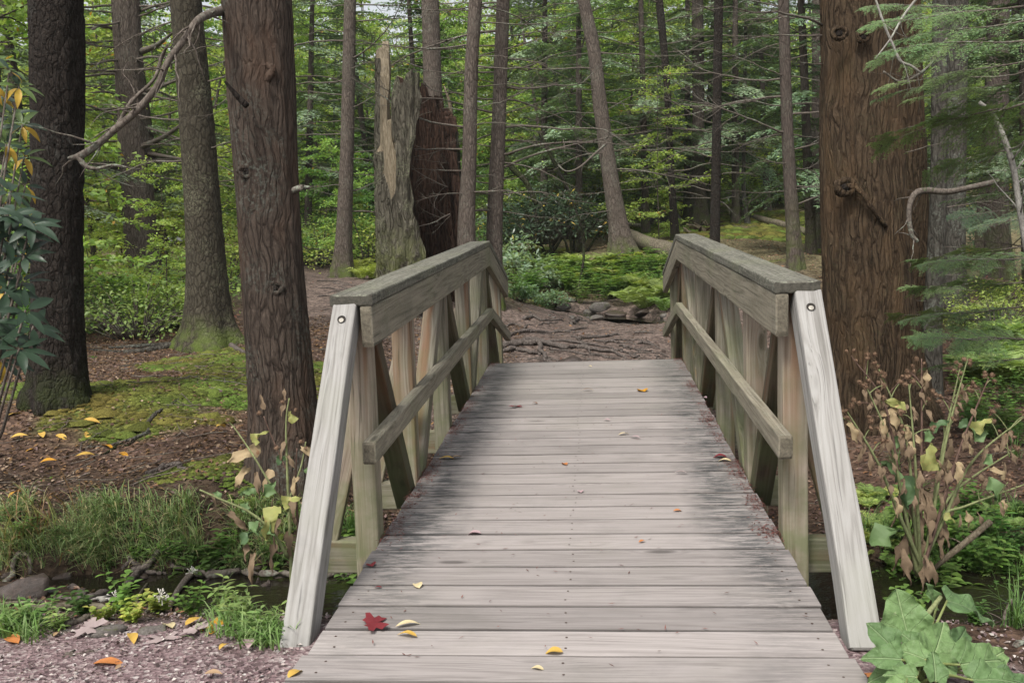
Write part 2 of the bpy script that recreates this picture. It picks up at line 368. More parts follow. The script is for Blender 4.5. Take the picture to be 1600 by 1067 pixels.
def H(x, y, detail=True):
    x = np.asarray(x, float); y = np.asarray(y, float); sh = np.broadcast(x, y).shape
    xf = np.broadcast_to(x, sh).ravel(); yf = np.broadcast_to(y, sh).ravel(); z = np.empty(xf.size)
    for i in range(0, xf.size, 20000):
        a, b = xf[i:i+20000], yf[i:i+20000]
        r = np.sqrt((a[:, None]-_cp[:, 0])**2+(b[:, None]-_cp[:, 1])**2)
        z[i:i+20000] = _phi(r)@_w[:_n]+_w[_n]+_w[_n+1]*a+_w[_n+2]*b
    # far field levels out
    R = np.hypot(xf, yf-5); z = z+(3.2-z)*sstep(60, 95, R)
    # near stream bed
    ds = np.abs(yf-stream_c(xf)); wd = .34+.06*np.sin(xf*3.1)
    k = 1-sstep(wd*.55, wd*1.9, ds); k = k*(1-sstep(8, 12, np.abs(xf)))
    z = z*(1-k)+(WATER_Z-.12)*k
    if FSTREAM is not None: z = z-.12*(1-sstep(.16, .42, seg_d(xf, yf, FSTREAM)))
    # gravel path stays flat
    gp = 1-sstep(.28, .62, yf); z = z*(1-gp)+(-.035)*gp
    if detail:
        nr = sstep(.35, .8, yf)
        z = z+nr*(.045*fbm(xf*1.1, yf*1.1, 0, 4, 3)+.018*fbm(xf*5, yf*5, 0, 3, 8))+.05*sstep(8, 14, yf)*fbm(xf*.7, yf*.7, 0, 3, 23)
    return z.reshape(sh)
def Hs(x, y): return float(H(np.array([x]), np.array([y]))[0])
def hit(px, py, dmax=60):            # where the sight line through a photo pixel meets the ground
    d = np.concatenate([np.arange(2, 20, .04), np.arange(20, dmax, .2)])
    q = P(px, py, 1)-CAM_LOC; pts = CAM_LOC+d[:, None]*q
    s = pts[:, 2] < H(pts[:, 0], pts[:, 1])
    i = int(np.argmax(s)) if s.any() else len(d)-1
    return pts[i], d[i]

_fs = [tuple(hit(px, py)[0][:2]) for px, py in [(700, 448), (790, 460), (850, 474), (905, 482), (960, 489), (1010, 492), (1060, 496), (1140, 500)]]
_fsz = [Hs(*q)-.07 for q in _fs]
FSTREAM = _fs
def axis(a, b, fa, fb, step, grow):
    c = list(np.arange(fa, fb+1e-6, step)); s = step; x = fb
    while x < b: s *= grow; x += s; c.append(x)
    s = step; x = fa; pre = []
    while x > a: s *= grow; x -= s; pre.append(x)
    return np.array(pre[::-1]+c)
gx = axis(-140, 140, -5.2, 5.0, .06, 1.045); gy = axis(-40, 160, .2, 13, .06, 1.04)
def ground_class(x, y):
    """moss / soil / path weights"""
    return None
X, Y = np.meshgrid(gx, gy); Z = H(X, Y)
v = np.stack([X, Y, Z], -1).reshape(-1, 3); nx = len(gx)
ii = (np.arange(len(gy)-1)[:, None]*nx+np.arange(nx-1)[None]).ravel()
f = np.stack([ii, ii+1, ii+nx+1, ii+nx], -1)

# zones, painted as real ground cover: trodden soil of the path, moss, grass earth
def seg_d(x, y, pts):
    r = np.full(np.shape(x), 1e9)
    for (a, b) in zip(pts[:-1], pts[1:]):
        a = np.array(a, float); b = np.array(b, float); d = b-a; t = np.clip(((x-a[0])*d[0]+(y-a[1])*d[1])/(d@d), 0, 1)
        r = np.minimum(r, np.hypot(x-a[0]-t*d[0], y-a[1]-t*d[1]))
    return r
_pw = []
for (px, py) in [(915, 570), (880, 530), (760, 505), (620, 478), (540, 455), (480, 425)]:
    q, _ = hit(px, py); _pw.append((q[0], q[1]))
PATH = [(0, 6.2)]+_pw
def path_w(x, y):
    n = fbm(np.asarray(x)*1.2, np.asarray(y)*1.2, 0, 3, 51)
    a = 1-sstep(1.4, 2.3, seg_d(x, y, PATH)+n*.5)
    q1, _ = hit(930, 540); q2, _ = hit(1010, 505)
    b = 1-sstep(1.7, 2.6, seg_d(x, y, [(0, 6.3), (q1[0], q1[1]), (q2[0], q2[1])])+n*.5)
    return np.maximum(a, b)
def moss_w(x, y):
    n = fbm(np.asarray(x)*1.0+7, np.asarray(y)*1.0, 0, 4, 77)
    m = np.zeros(np.shape(x))
    for (px, py, r, w) in [(235, 600, 1.3, 1.35), (180, 655, 1.0, 1.3), (300, 570, 1.2, 1.2), (330, 600, .9, 1.0), (300, 740, .7, 1.15), (250, 760, .5, 1.0), (360, 790, .5, 1.25), (400, 730, .5, 1.0), (60, 600, .8, .9), (100, 745, .4, .9), (1040, 350, 3.2, 1.0), (1150, 360, 3.0, .9), (1200, 365, 2.0, .9), (1000, 385, 1.2, .9), (1450, 620, .5, .8), (60, 640, .6, .8), (690, 450, 1.3, .9), (1120, 350, 4, .7), (880, 400, 1.5, .7)]:
        q, _ = hit(px, py); m = np.maximum(m, w*np.exp(-((x-q[0])**2+(y-q[1])**2)/(r*r)))
    return sstep(.42, .66, m*.70+n*.80+.16*sstep(11, 15, np.asarray(y)))*(1-path_w(x, y))
PW = path_w(X, Y); MW = moss_w(X, Y)
MID = sstep(.35, .6, Y)*(1-sstep(2.2, 3.0, Y))         # damp banks of the stream
n1 = fbm(X*2.3, Y*2.3, 0, 4, 91)[..., None]
litter = np.array([.078, .050, .036])*(1+.45*n1)
soil = np.array([.118, .090, .076])*(1+.25*n1)
moss = np.array([.072, .085, .022])*(1+.4*n1)
bank = np.array([.045, .032, .022])*(1+.3*n1)
grav = np.array([.17, .13, .128])*np.ones_like(n1)
FARW = sstep(9, 13, Y)[..., None]; litter = litter*(1-FARW)+np.array([.115, .098, .055])*(1+.5*n1)*FARW
cc = litter*(1-PW[..., None])+soil*PW[..., None]
cc = cc*(1-MW[..., None])+moss*MW[..., None]
cc = cc*(1-MID[..., None])+bank*MID[..., None]
G = (1-sstep(.3, .5, Y+.62*sstep(.95, 1.5, X)+.08*fbm(X*3, Y*3, 0, 3, 12)))[..., None]; cc = cc*(1-G)+grav*G
s = NT('forest_floor'); at = s.n('ShaderNodeAttribute', attribute_name='Col'); p = s.pos()
sp = s.vor(p, 34, out=1); hv = s.n('ShaderNodeSeparateXYZ'); s.l(sp, hv.inputs[0])
k = s.mr(hv.outputs[0], 0, 1, .45, 1.6); k2 = s.mr(s.noise(p, 9, 6, .7), .3, .7, .6, 1.4)
sc_ = s.vmath('SCALE', s.vmath('SCALE', at.outputs['Color'], sc=k), sc=k2)
hgt = s.math('ADD', s.vor(p, 34), s.noise(p, 40, 5, .7))
M_FLOOR = s.finish(sc_, .95, s.bump(hgt, .7, .02), .1)
tag(link('forest_floor', mesh_np('forest_floor', v, f, M_FLOOR, col=cc.reshape(-1, 3), smooth=True)), kind='structure')

# gravel path sheet at the near end
s = NT('gravel'); p = s.pos()
c1 = s.vor(p, 75, out=1); hv = s.n('ShaderNodeSeparateXYZ'); s.l(c1, hv.inputs[0])
base = s.ramp(hv.outputs[0], [(.0, (.06, .042, .042)), (.35, (.15, .10, .105)), (.7, (.22, .165, .165)), (.93, (.30, .25, .24)), (1, (.5, .46, .44))])
base = s.mix(s.mr(s.noise(p, 5, 5, .6), .4, .7, 0, .5), base, (.21, .15, .15))
base = s.mix(s.mr(s.noise(p, 1.1, 3, .6), .5, .7, 0, .4), base, (.12, .085, .08))
M_GRAVEL = s.finish(base, .95, s.bump(s.math('ADD', s.vor(p, 75), s.noise(p, 60, 4, .7)), .9, .01), .15)
ax_ = np.arange(-6, 6.01, .05); ay_ = np.arange(-5, .56, .05)
X, Y = np.meshgrid(ax_, ay_); edge = .40-.62*sstep(.95, 1.5, X)+.07*fbm(X*2.2, 0*X, 0, 4, 33); Y2 = -5+(Y+5)*((edge+5)/5.55)
Z = H(X, Y2)+.006+.006*fbm(X*9, Y2*9, 0, 3, 5)-.05*sstep(-.08, 0, Y2-edge)
v = np.stack([X, Y2, Z], -1).reshape(-1, 3); nx = len(ax_)
ii = (np.arange(len(ay_)-1)[:, None]*nx+np.arange(nx-1)[None]).ravel(); f = np.stack([ii, ii+1, ii+nx+1, ii+nx], -1)
c0 = v[f].mean(1); keep = ~((np.abs(c0[:, 0]) < .80) & (c0[:, 1] > -.12))
tag(link('gravel_path', mesh_np('gravel_path', v, f[keep], M_GRAVEL, smooth=True)), kind='structure')

# water
s = NT('stream_water'); p = s.pos()
M_WATER = s.finish((.012, .010, .007), .06, s.bump(s.noise(s.mapping(p, (4, 9, 1)), 2.2, 3, .6), .25, .02), .5)
xs = np.linspace(-9, 9, 120); r_ = []
for x in xs:
    c_ = float(stream_c(np.array(x)))
    for k in range(6): r_.append((x, c_-.8+1.6*k/5, WATER_Z+.004*math.sin(x*9+k*2)))
ii = (np.arange(119)[:, None]*6+np.arange(5)[None]).ravel(); f = np.stack([ii, ii+6, ii+7, ii+1], -1)
tag(link('stream_water', mesh_np('stream_water', np.array(r_), f, M_WATER, smooth=True)), kind='structure')

_c = smooth_path(np.column_stack([_fs, _fsz]), 60); _t = np.gradient(_c[:, :2], axis=0); _t /= np.linalg.norm(_t, axis=1)[:, None]
_nv = np.column_stack([-_t[:, 1], _t[:, 0], 0*_t[:, 0]]); v = np.stack([_c-_nv*.34, _c, _c+_nv*.34], 1).reshape(-1, 3)
ii = (np.arange(59)[:, None]*3+np.arange(2)[None]).ravel(); f = np.stack([ii, ii+3, ii+4, ii+1], -1)
tag(link('far_stream_water', mesh_np('far_stream_water', v, f, M_WATER, smooth=True)), kind='structure')

# ------------------------------------------------------------------ the footbridge
SLOPE, CV, LC, BW = .0516, .00317, 4.9729, .17148
HALF = .806
def zd(y):                           # deck height along the bridge
    y = np.asarray(y, float)
    a = SLOPE*y+CV*y*(y-LC); b = SLOPE*LC-.2314*(y-LC)
    return np.where(y <= LC, a, b)
SR, HR, HM, S2 = .0580, 1.0309, .4679, -.2314
ZC = SLOPE*LC
def zr(y, h): return ZC+h+(SR*(y-LC) if y <= LC else S2*(y-LC))
bridge = empty('footbridge', (0, 2.5, -.05), 'weathered grey timber footbridge arching over the stream, with truss handrails', 'footbridge')
def timber(name, a, b, w, t, mat, up=(0, 0, 1), bev=.006, parent=bridge, seed=0, seg=None, cut=None, wob=.0015):
    """squared timber from a to b; local X along it, w across (local Y), t thick (local Z)"""
    a = np.array(a, float); b = np.array(b, float); L = np.linalg.norm(b-a); x = (b-a)/L
    up = np.array(up, float); y = np.cross(up, x); y /= np.linalg.norm(y); z = np.cross(x, y)
    n = seg or max(2, int(L/.25)+1)
    xs = np.concatenate([[0, bev*.8], np.linspace(bev*.8, L-bev*.8, n+1)[1:-1], [L-bev*.8, L]])
    hw, ht = w/2, t/2; ring = []
    for sx, sz in ((1, 1), (-1, 1), (-1, -1), (1, -1)):
        k = [(sx*(hw-bev), sz*ht), (sx*(hw-bev*.3), sz*(ht-bev*.3)), (sx*hw, sz*(ht-bev))]
        ring += k if sx*sz < 0 else k[::-1]
    ring = np.array(ring)
    if seed == 0: seed = int(RS.randint(1, 9999))
    vs = []
    for i, xx in enumerate(xs):
        r = ring*(1 if 0 < i < len(xs)-1 else (1-bev*.9/min(hw, ht)))
        ny = wob*vnoise(np.full(12, xx*3.0), ring[:, 0]*20, ring[:, 1]*20, seed)
        vs.append(np.column_stack([np.full(12, xx-L/2), r[:, 0]+ny, r[:, 1]+wob*vnoise(np.full(12, xx*4.0), ring[:, 0]*20+9, ring[:, 1]*20, seed)]))
    v = np.vstack(vs); m = len(xs)
    f = [(i*12+j, i*12+(j+1) % 12, (i+1)*12+(j+1) % 12, (i+1)*12+j) for i in range(m-1) for j in range(12)]
    f += [tuple(range(11, -1, -1)), tuple((m-1)*12+j for j in range(12))]
    me = mesh_np(name, v, f, mat)
    o = link(name, me); c = (a+b)/2
    R = Matrix(((x[0], y[0], z[0]), (x[1], y[1], z[1]), (x[2], y[2], z[2]))).to_4x4()
    R.translation = Vector(c)
    if parent is not None:
        o.parent = parent; R.translation = Vector(c)-parent.location
    o.matrix_basis = R
    return o

# deck boards: one object each
nails = []
for i in range(-2, 38):
    y0 = i*BW; y1 = y0+BW-.008-random.random()*.004; yc = (y0+y1)/2
    if 0 <= i < 29: za, zb = float(zd(y0)), float(zd(y1))
    elif i < 0: za = zb = 0.0
    else: za, zb = float(zd(y0)), float(zd(y1))
    hl = HALF+random.uniform(-.004, .006)
    if i < 0: hl = HALF+.012
    th = .038; dz = random.uniform(-.0012, .0012)
    sl_ = (zb-za)/(y1-y0); nrm = np.array([0, -sl_, 1])/math.hypot(1, sl_)
    c = np.array([0, yc, (za+zb)/2+dz])-nrm*th/2
    e = random.uniform(-.003, .003)
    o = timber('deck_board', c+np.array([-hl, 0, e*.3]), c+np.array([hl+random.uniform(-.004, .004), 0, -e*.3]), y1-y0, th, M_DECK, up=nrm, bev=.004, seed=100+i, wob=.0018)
    for xx in (-.74, -.02, .74):
        for q in (.28, .72):
            nails.append((xx+random.uniform(-.012, .012), y0+(y1-y0)*q, za+(zb-za)*q+dz+.0006, sl_))
vs, fs = [], []
for (x, y, z, sl_) in nails:
    n0 = len(vs); r = .0042
    vs += [(x+r*math.cos(a), y+r*math.sin(a), z+sl_*r*math.sin(a)+.0006) for a in np.linspace(0, 2*PI, 8, endpoint=False)]
    vs += [(x+r*.5*math.cos(a), y+r*.5*math.sin(a), z+sl_*r*math.sin(a)+.0012) for a in np.linspace(0, 2*PI, 8, endpoint=False)]
    fs += [(n0+k, n0+(k+1) % 8, n0+8+(k+1) % 8, n0+8+k) for k in range(8)]+[tuple(n0+8+k for k in range(8))]
s = NT('rusty_nail'); M_NAIL = s.finish((.05, .03, .022), .6, None, .4)
s = NT('galvanised_steel'); s.finish((.30, .28, .24), .6, None, .5); s.b.inputs['Metallic'].default_value = .3; M_STEEL = s.m
s = NT('bolt_hole'); M_HOLE = s.finish((.02, .017, .014), .9)
o = link('nail_heads', mesh_np('nail_heads', np.array(vs)-np.array([0, 2.5, -.05]), fs, M_NAIL), bridge); tag(o, kind='stuff')

# stringers under the deck
for x in (-.70, 0, .70):
    timber('stringer', (x, -.05, -.04-.12), (x, LC, ZC-.04-.12), .07, .2, M_DIAG)
    timber('stringer', (x, LC, ZC-.16), (x, 6.3, float(zd(6.3))-.16), .07, .2, M_DIAG)
def PY_(px, py, y): q = P(px, py, 1)-CAM_LOC; return CAM_LOC+q*((y-CAM_LOC[1])/q[1])
PY = [1.005, 1.83, 2.87, 3.90, 4.93, 6.08]
S = .098
def bolt(p, r=.012):
    n = 8; vs = [(p[0]-.012 if p[0] > 0 else p[0]+.012, p[1]+r*math.cos(a), p[2]+r*math.sin(a)) for a in np.linspace(0, 2*PI, n, endpoint=False)]
    return vs
for sd in (-1, 1):
    xp = sd*(HALF+.052)                         # posts stand just outside the boards
    xi = sd*(HALF-.002)
    mats = [M_POST2, M_POST2, M_POST, M_POST, M_POST, M_POST]
    for i, y in enumerate(PY):
        zt = zr(y, HR)-.045 if i != 0 else zr(y, HR)-.05
        w = S if i != 4 else S*1.15
        timber('post', (xp, y, -.5 if i < 5 else -.45), (xp, y, zt), S, w, mats[i], up=(0, 1, 0), seed=300+i*7+sd)
        # outrigger and knee brace outside the rail
        zb = float(zd(y))-.11
        timber('outrigger', (sd*(HALF-.1), y+.095, zb), (sd*(HALF+.30), y+.095, zb), .075, .14, M_POST, seed=340+i)
        timber('knee_brace', (xp+sd*.21, y+.095, zb+.05), (xp+sd*.035, y+.095, float(zd(y))+.60), .085, .045, M_POST2, up=(0, 1, 0), seed=370+i)
    # diagonals lying in the rail plane
    tops = lambda y: zr(y, HR)-.16
    for i in range(5):
        y0, y1 = PY[i], PY[i+1]
        if i % 2 == 0: a, b = (y0+.09, tops(y0)), (y1-.09, float(zd(y1))-.10)
        else: a, b = (y0+.10, float(zd(y0))-.06), (y1-.06, tops(y1))
        timber('diagonal_brace', (xp, a[0], a[1]), (xp, b[0], b[1]), .092, .092, [M_DIAG, M_POST, M_DIAG, M_POST, M_DIAG][i], up=(1, 0, 0), seed=400+i*3+sd)
    # handrail: an upright plank under a flat cap
    ye = .865; yf = LC+1.49
    xc = sd*.766
    bx = xc+sd*.026
    zc_ = lambda y: zr(y, HR)
    cosn = 1
    timber('rail_beam', (bx, ye+.003, zc_(ye)-.045-.082), (bx, LC-.002, zc_(LC)-.045-.082), .046, .160, M_BEAM, seed=450+sd, seg=16)
    timber('rail_beam', (bx, LC+.002, zc_(LC)-.045-.086), (bx, yf, zc_(yf)-.045-.086), .046, .160, M_BEAM, seed=452+sd)
    timber('rail_cap', (xc+sd*.083, ye, zc_(ye)-.0225), (xc+sd*.083, LC-.001, zc_(LC)-.0225), .168, .045, M_CAP, seed=460+sd, seg=20, bev=.007, wob=.003)
    timber('rail_cap', (xc+sd*.083, LC+.004, zc_(LC)-.0235), (xc+sd*.083, yf, zc_(yf)-.0235), .168, .045, M_CAP, seed=462+sd, bev=.007)
    # mid rail
    ym = .782; xm = sd*.785
    zm = lambda y: zr(y, HM)
    timber('mid_rail', (xm, ym, zm(ym)-.042), (xm, LC-.002, zm(LC)-.042), .052, .088, M_BEAM, seed=470+sd, seg=16)
    timber('mid_rail', (xm, LC+.002, zm(LC)-.044), (xm, yf, zm(yf)-.044), .052, .088, M_BEAM, seed=472+sd)
    # raking end brace, silvery, with its recessed bolt
    if sd < 0: a = PY_(543, 480, .914); b = PY_(463, 1033, .13)
    else: a = PY_(1258, 461, .914); b = PY_(1350, 1020, .13)
    a[2] -= .002
    o = timber('end_brace', b, a, .098, .098, M_BRACE, up=(0, -1, 0), seed=480+sd, wob=.004, bev=.008)
    dx = (a-b)/np.linalg.norm(a-b); c = a-dx*.085; nn = np.cross(dx, [1, 0, 0]); nn /= np.linalg.norm(nn)
    if nn[1] > 0: nn = -nn
    e1 = dx; e2 = np.cross(nn, e1)
    def disc(rad, off, mat, name, n=16, dome=0):
        vs = [c+nn*(.049+off)+rad*(math.cos(t)*e1+math.sin(t)*e2) for t in np.linspace(0, 2*PI, n, endpoint=False)]
        vs.append(c+nn*(.049+off+dome)); f = [(k, (k+1) % n, n) for k in range(n)]
        return link(name, mesh_np(name, np.array(vs)-np.array(bridge.location), f, mat), bridge)
    disc(.0165, .0042, M_HOLE, 'bolt_hole'); c = c-dx*.005; disc(.0095, .0052, M_STEEL, 'bolt', dome=.002)

# ------------------------------------------------------------------ named trees
FWH = np.array([-math.sin(YAW), math.cos(YAW), 0])
def PV(px, py, D):                   # point of the sight line at horizontal distance D
    q = P(px, py, 1)-CAM_LOC; return CAM_LOC+q*(D/(q@FWH))
def hd(px, py):                      # horizontal distance of the ground seen at a pixel
    q, _ = hit(px, py); return float((q-CAM_LOC)@FWH)
def rtrunk(name, base, path, rad, mat, parent, step=.03, n=72, flare=.35, flare_h=.3, ridge=.05, rfreq=9, rstretch=.16, seed=1, lobes=5, coarse_above=1e9):
    path = np.asarray(path, float); seg = np.r_[0, np.cumsum(np.linalg.norm(np.diff(path, axis=0), axis=1))]
    z = [0.]
    while z[-1] < seg[-1]:
        z.append(z[-1]+(step if path[0][2]+z[-1] < coarse_above else step*8))
    z = np.array(z); z[-1] = seg[-1]
    pm = len(path); fine = smooth_path(path, 200); fr = smooth_path(np.array([[r, 0, 0] for r in rad]), 200)[:, 0]
    fs_ = np.r_[0, np.cumsum(np.linalg.norm(np.diff(fine, axis=0), axis=1))]; fs_ *= seg[-1]/fs_[-1]
    c = np.stack([np.interp(z, fs_, fine[:, k]) for k in range(3)], -1); r = np.interp(z, fs_, fr)
    hh = c[:, 2]-(path[0][2]+.3)
    a = np.linspace(0, 2*PI, n, endpoint=False)
    A, Hh = np.meshgrid(a, hh); R0 = np.repeat(r[:, None], n, 1)
    lob = .5+.5*np.sin(A*lobes+seed+1.3*np.sin(A*2+seed))
    R = R0*(1+flare*np.exp(-np.clip(Hh, 0, None)/flare_h)*(.45+.9*lob)+.035*fbm(np.cos(A)*1.5, np.sin(A)*1.5, Hh*.8, 3, seed)*1.5)
    if ridge:
        k = rfreq; wx = .25*fbm(np.cos(A)*3, np.sin(A)*3, Hh*2.5, 2, seed+5)
        rn = vnoise((np.cos(A)*R0)*k+wx, (np.sin(A)*R0)*k+wx, Hh*k*rstretch+wx*2, seed+9)
        rn2 = vnoise((np.cos(A)*R0)*k*2.1+wx, (np.sin(A)*R0)*k*2.1, Hh*k*rstretch*2.5, seed+19)
        rd = (1-np.abs(rn)*2.2)*.65+(1-np.abs(rn2)*2)*.35
        R = R+ridge*rd*.5*np.minimum(R0, .35)
    t = np.gradient(c, axis=0); t /= np.linalg.norm(t, axis=1)[:, None]
    u = np.cross(t, np.cross(np.array([1., 0, 0]), t)); u /= np.linalg.norm(u, axis=1)[:, None]; w = np.cross(t, u)
    v = c[:, None]+R[..., None]*(np.cos(A)[..., None]*u[:, None]+np.sin(A)[..., None]*w[:, None])
    m = len(c); i = np.arange(m-1)[:, None]*n; j = np.arange(n)[None]; kk = (j+1) % n
    f = np.stack([i+j, i+kk, i+n+kk, i+n+j], -1).reshape(-1, 4)
    f = f[:, ::-1]
    return link(name, mesh_np(name, v.reshape(-1, 3)-base, f, mat, smooth=True), parent)
def px_tree(name, label, cat, rows, mat, D=None, group=None, above=7.0, lean_up=None, **kw):
    """rows: (px, py, width px) from the ground up, read off the photo at distance D"""
    if D is None: D = hd(rows[0][0], rows[0][1])
    base = PV(rows[0][0], rows[0][1], D); base[2] = Hs(base[0], base[1])
    t = empty(name, base, label, cat, group)
    pts = [PV(x, y, D) for x, y, w in rows]; rad = [w/2*D/FPX*math.cos(math.atan((x-800)/FPX))*.97 for x, y, w in rows]
    pts[0] = base.copy(); pts = [pts[0]-np.array([0, 0, .3])]+pts; rad = [rad[0]]+rad
    top = pts[-1]; d = (pts[-1]-pts[-2]); d /= np.linalg.norm(d)
    if above: pts += [top+d*above*.5, top+d*above]; rad += [rad[-1]*.92, rad[-1]*.75]
    rtrunk('trunk', base, pts, rad, mat, t, coarse_above=top[2]+.6, **kw)
    t['_D'] = D
    return t, D, base
_twv = []
def crooked(p0, d, L, r0, rs, droop=0.0, n=14, wob=.12, curve=0.0):
    d = np.array(d, float); d /= np.linalg.norm(d); p = np.array(p0, float); pts = [p.copy()]
    for i in range(n):
        d = d+rs.normal(0, wob, 3)*[1, 1, .7]+np.array([0, 0, -droop/n]); d /= np.linalg.norm(d)
        p = p+d*L/n; pts.append(p.copy())
    return np.array(pts), np.linspace(r0, r0*.18, n+1)
def dead_branch_tubes(rs, L=1.5, r=.012, twigs=9, sides=5):
    pts, rad = crooked((0, 0, 0), (1, 0, rs.uniform(-.15, .25)), L, r, rs, rs.uniform(-.2, .5))
    T = [tube(pts, rad, sides+1)]
    for k in range(twigs):
        i = rs.randint(3, len(pts)-1); d = pts[i]-pts[i-1]; d /= np.linalg.norm(d)
        s_ = rs.choice([-1, 1]); dd = d+np.array([0, s_*rs.uniform(.5, 1.2), rs.uniform(-.5, .5)])
        l = L*rs.uniform(.12, .42)*(1-.5*i/len(pts)); q, qr = crooked(pts[i], dd, l, rad[i]*.6, rs, rs.uniform(0, .5), 7, .16)
        T.append(tube(q, qr, sides))
        for _ in range(2):
            j = rs.randint(2, len(q)-1); q2, r2 = crooked(q[j], (q[j]-q[j-1])*5+rs.normal(0, .6, 3)*np.linalg.norm(q[j]-q[j-1])*5, l*.4, qr[j]*.6, rs, .2, 4, .2)
            T.append(tube(q2, r2, 4))
    return T
_rs = np.random.RandomState(11)
DEAD = [tube_mesh('dead_branch', dead_branch_tubes(_rs, 1.6, .014, 8), M_TWIG) for _ in range(8)]
def add_dead(t, D, base, pxs, rs, side=None, smin=.5, smax=1.1):
    """bare side limbs on a trunk; pxs = (px, py, azimuth sign or None, scale)"""
    for (px, py, sg, sc) in pxs:
        p = PV(px, py, D)-base
        az = (0 if sg > 0 else PI)+rs.uniform(-.7, .7)+YAW
        o = link('dead_branch', DEAD[rs.randint(8)], t, p, (rs.uniform(-3, 3), rs.uniform(-.25, .2), az), sc)

T1, D1, b1 = px_tree('oak_tree', 'nearly black furrowed tree trunk farthest left, beside the rhododendron', 'tree', [(92, 628, 98), (92, 590, 88), (90, 450, 81), (90, 240, 82), (88, 0, 86)], M_BARK_DARK, step=.022, n=110, flare=.28, flare_h=.22, ridge=.14, rfreq=26, rstretch=.3, seed=3)
T2, D2, b2 = px_tree('birch_tree', 'scaly mossy trunk whose pale roots spread onto the moss, behind the left bank', 'tree', [(328, 542, 88), (326, 500, 76), (320, 380, 62), (308, 200, 56), (290, 0, 50)], M_BARK_BIRCH, step=.03, n=96, flare=.55, flare_h=.22, ridge=.05, rfreq=14, rstretch=.6, seed=7, lobes=4)
T3, D3, b3 = px_tree('hemlock_tree', 'reddish brown hemlock trunk with knots, just left of the bridge rail', 'tree', [(447, 740, 116), (442, 640, 108), (434, 540, 104), (418, 300, 100), (402, 0, 110)], M_BARK_HEM, step=.02, n=130, flare=.2, flare_h=.25, ridge=.075, rfreq=30, rstretch=.10, seed=13)
T0, D0, b0 = px_tree('hemlock_tree', 'thick hemlock trunk with many bare limbs, between the black trunk and the mossy one', 'tree', [(222, 372, 58), (215, 300, 52), (204, 150, 46), (196, 0, 44)], M_BARK_MID, D=15, step=.06, n=64, ridge=.09, rfreq=12, seed=17)
T4, D4, b4 = px_tree('hemlock_tree', 'slim hemlock with mossy foot beside the far path, left of the broken snag', 'tree', [(535, 434, 30), (538, 350, 25), (543, 200, 21), (547, 0, 19)], M_BARK_MID, step=.06, n=48, flare=.5, flare_h=.3, ridge=.08, rfreq=14, seed=19)
T5, D5, b5 = px_tree('hemlock_tree', 'straight hemlock trunk rising behind the top of the broken snag', 'tree', [(684, 400, 34), (678, 200, 30), (672, 0, 27)], M_BARK_MID, D=18, step=.08, n=40, ridge=.07, seed=23)
T6, D6, b6 = px_tree('hemlock_tree', 'slender curved reddish trunk at the right side of the broken snag', 'tree', [(727, 425, 30), (729, 350, 28), (733, 250, 23), (736, 120, 21), (743, 0, 20)], M_BARK_MID, D=13.0, step=.05, n=56, flare=.25, ridge=.08, rfreq=16, seed=29)
T7, D7, b7 = px_tree('hemlock_tree', 'slender straight trunk behind the crest of the left handrail', 'tree', [(771, 425, 28), (773, 350, 25), (779, 200, 22), (786, 0, 20)], M_BARK_MID, D=13.6, step=.05, n=56, flare=.25, ridge=.08, rfreq=16, seed=31)
T8, D8, b8 = px_tree('hemlock_tree', 'leaning bent hemlock on the far bank, mossy foot, by the fallen log', 'tree', [(975, 404, 40), (966, 350, 30), (951, 260, 25), (936, 150, 22), (928, 80, 20), (912, 0, 19)], M_BARK_MID, step=.06, n=56, flare=.5, flare_h=.35, ridge=.09, rfreq=14, seed=37)
T9, D9, b9 = px_tree('young_tree', 'thin dark leaning stem left of the reddish hemlocks, on the far mossy slope', 'tree', [(1055, 374, 13), (1048, 260, 11), (1042, 130, 11), (1030, 0, 12)], M_BARK_DARK, step=.1, n=24, ridge=.04, seed=41)
T10, D10, b10 = px_tree('hemlock_tree', 'pinkish brown hemlock on the far mossy slope, splintered wood at foot', 'tree', [(1092, 352, 26), (1091, 280, 21), (1091, 150, 19), (1090, 0, 18)], M_BARK_FAR, step=.08, n=40, flare=.5, flare_h=.5, ridge=.07, seed=43)
T11, D11, b11 = px_tree('hemlock_tree', 'dark brown trunk rising behind the crest of the right handrail', 'tree', [(1116, 385, 17), (1119, 250, 15), (1123, 0, 14)], M_BARK_DARK, D=17.5, step=.08, n=36, ridge=.07, seed=47)
T12, D12, b12 = px_tree('young_tree', 'thin pale crooked stem on the far mossy slope', 'tree', [(1168, 350, 8), (1162, 300, 7), (1163, 200, 6), (1166, 0, 5)], M_BARK_GREY, step=.12, n=16, ridge=.0, seed=53)
T13, D13, b13 = px_tree('hemlock_tree', 'brown trunk leaning left beyond the right handrail, nearest the giant hemlock', 'tree', [(1243, 432, 26), (1238, 340, 22), (1230, 200, 19), (1224, 0, 17)], M_BARK_FAR, D=14.2, step=.06, n=48, flare=.3, ridge=.08, seed=59)
T14, D14, b14 = px_tree('hemlock_tree', 'hemlock trunk half hidden behind the left edge of the giant trunk', 'tree', [(1281, 400, 26), (1280, 200, 24), (1281, 0, 24)], M_BARK_FAR, D=20, step=.08, n=40, ridge=.07, seed=61)
TB, DB, bB = px_tree('hemlock_tree', 'giant furrowed brown hemlock trunk standing behind the right handrail', 'tree', [(1372, 622, 150), (1362, 540, 146), (1352, 400, 138), (1345, 200, 128), (1340, 0, 116)], M_BARK_BIG, D=6.9, step=.024, n=170, flare=.30, flare_h=.3, ridge=.09, rfreq=22, rstretch=.08, seed=67, lobes=5)
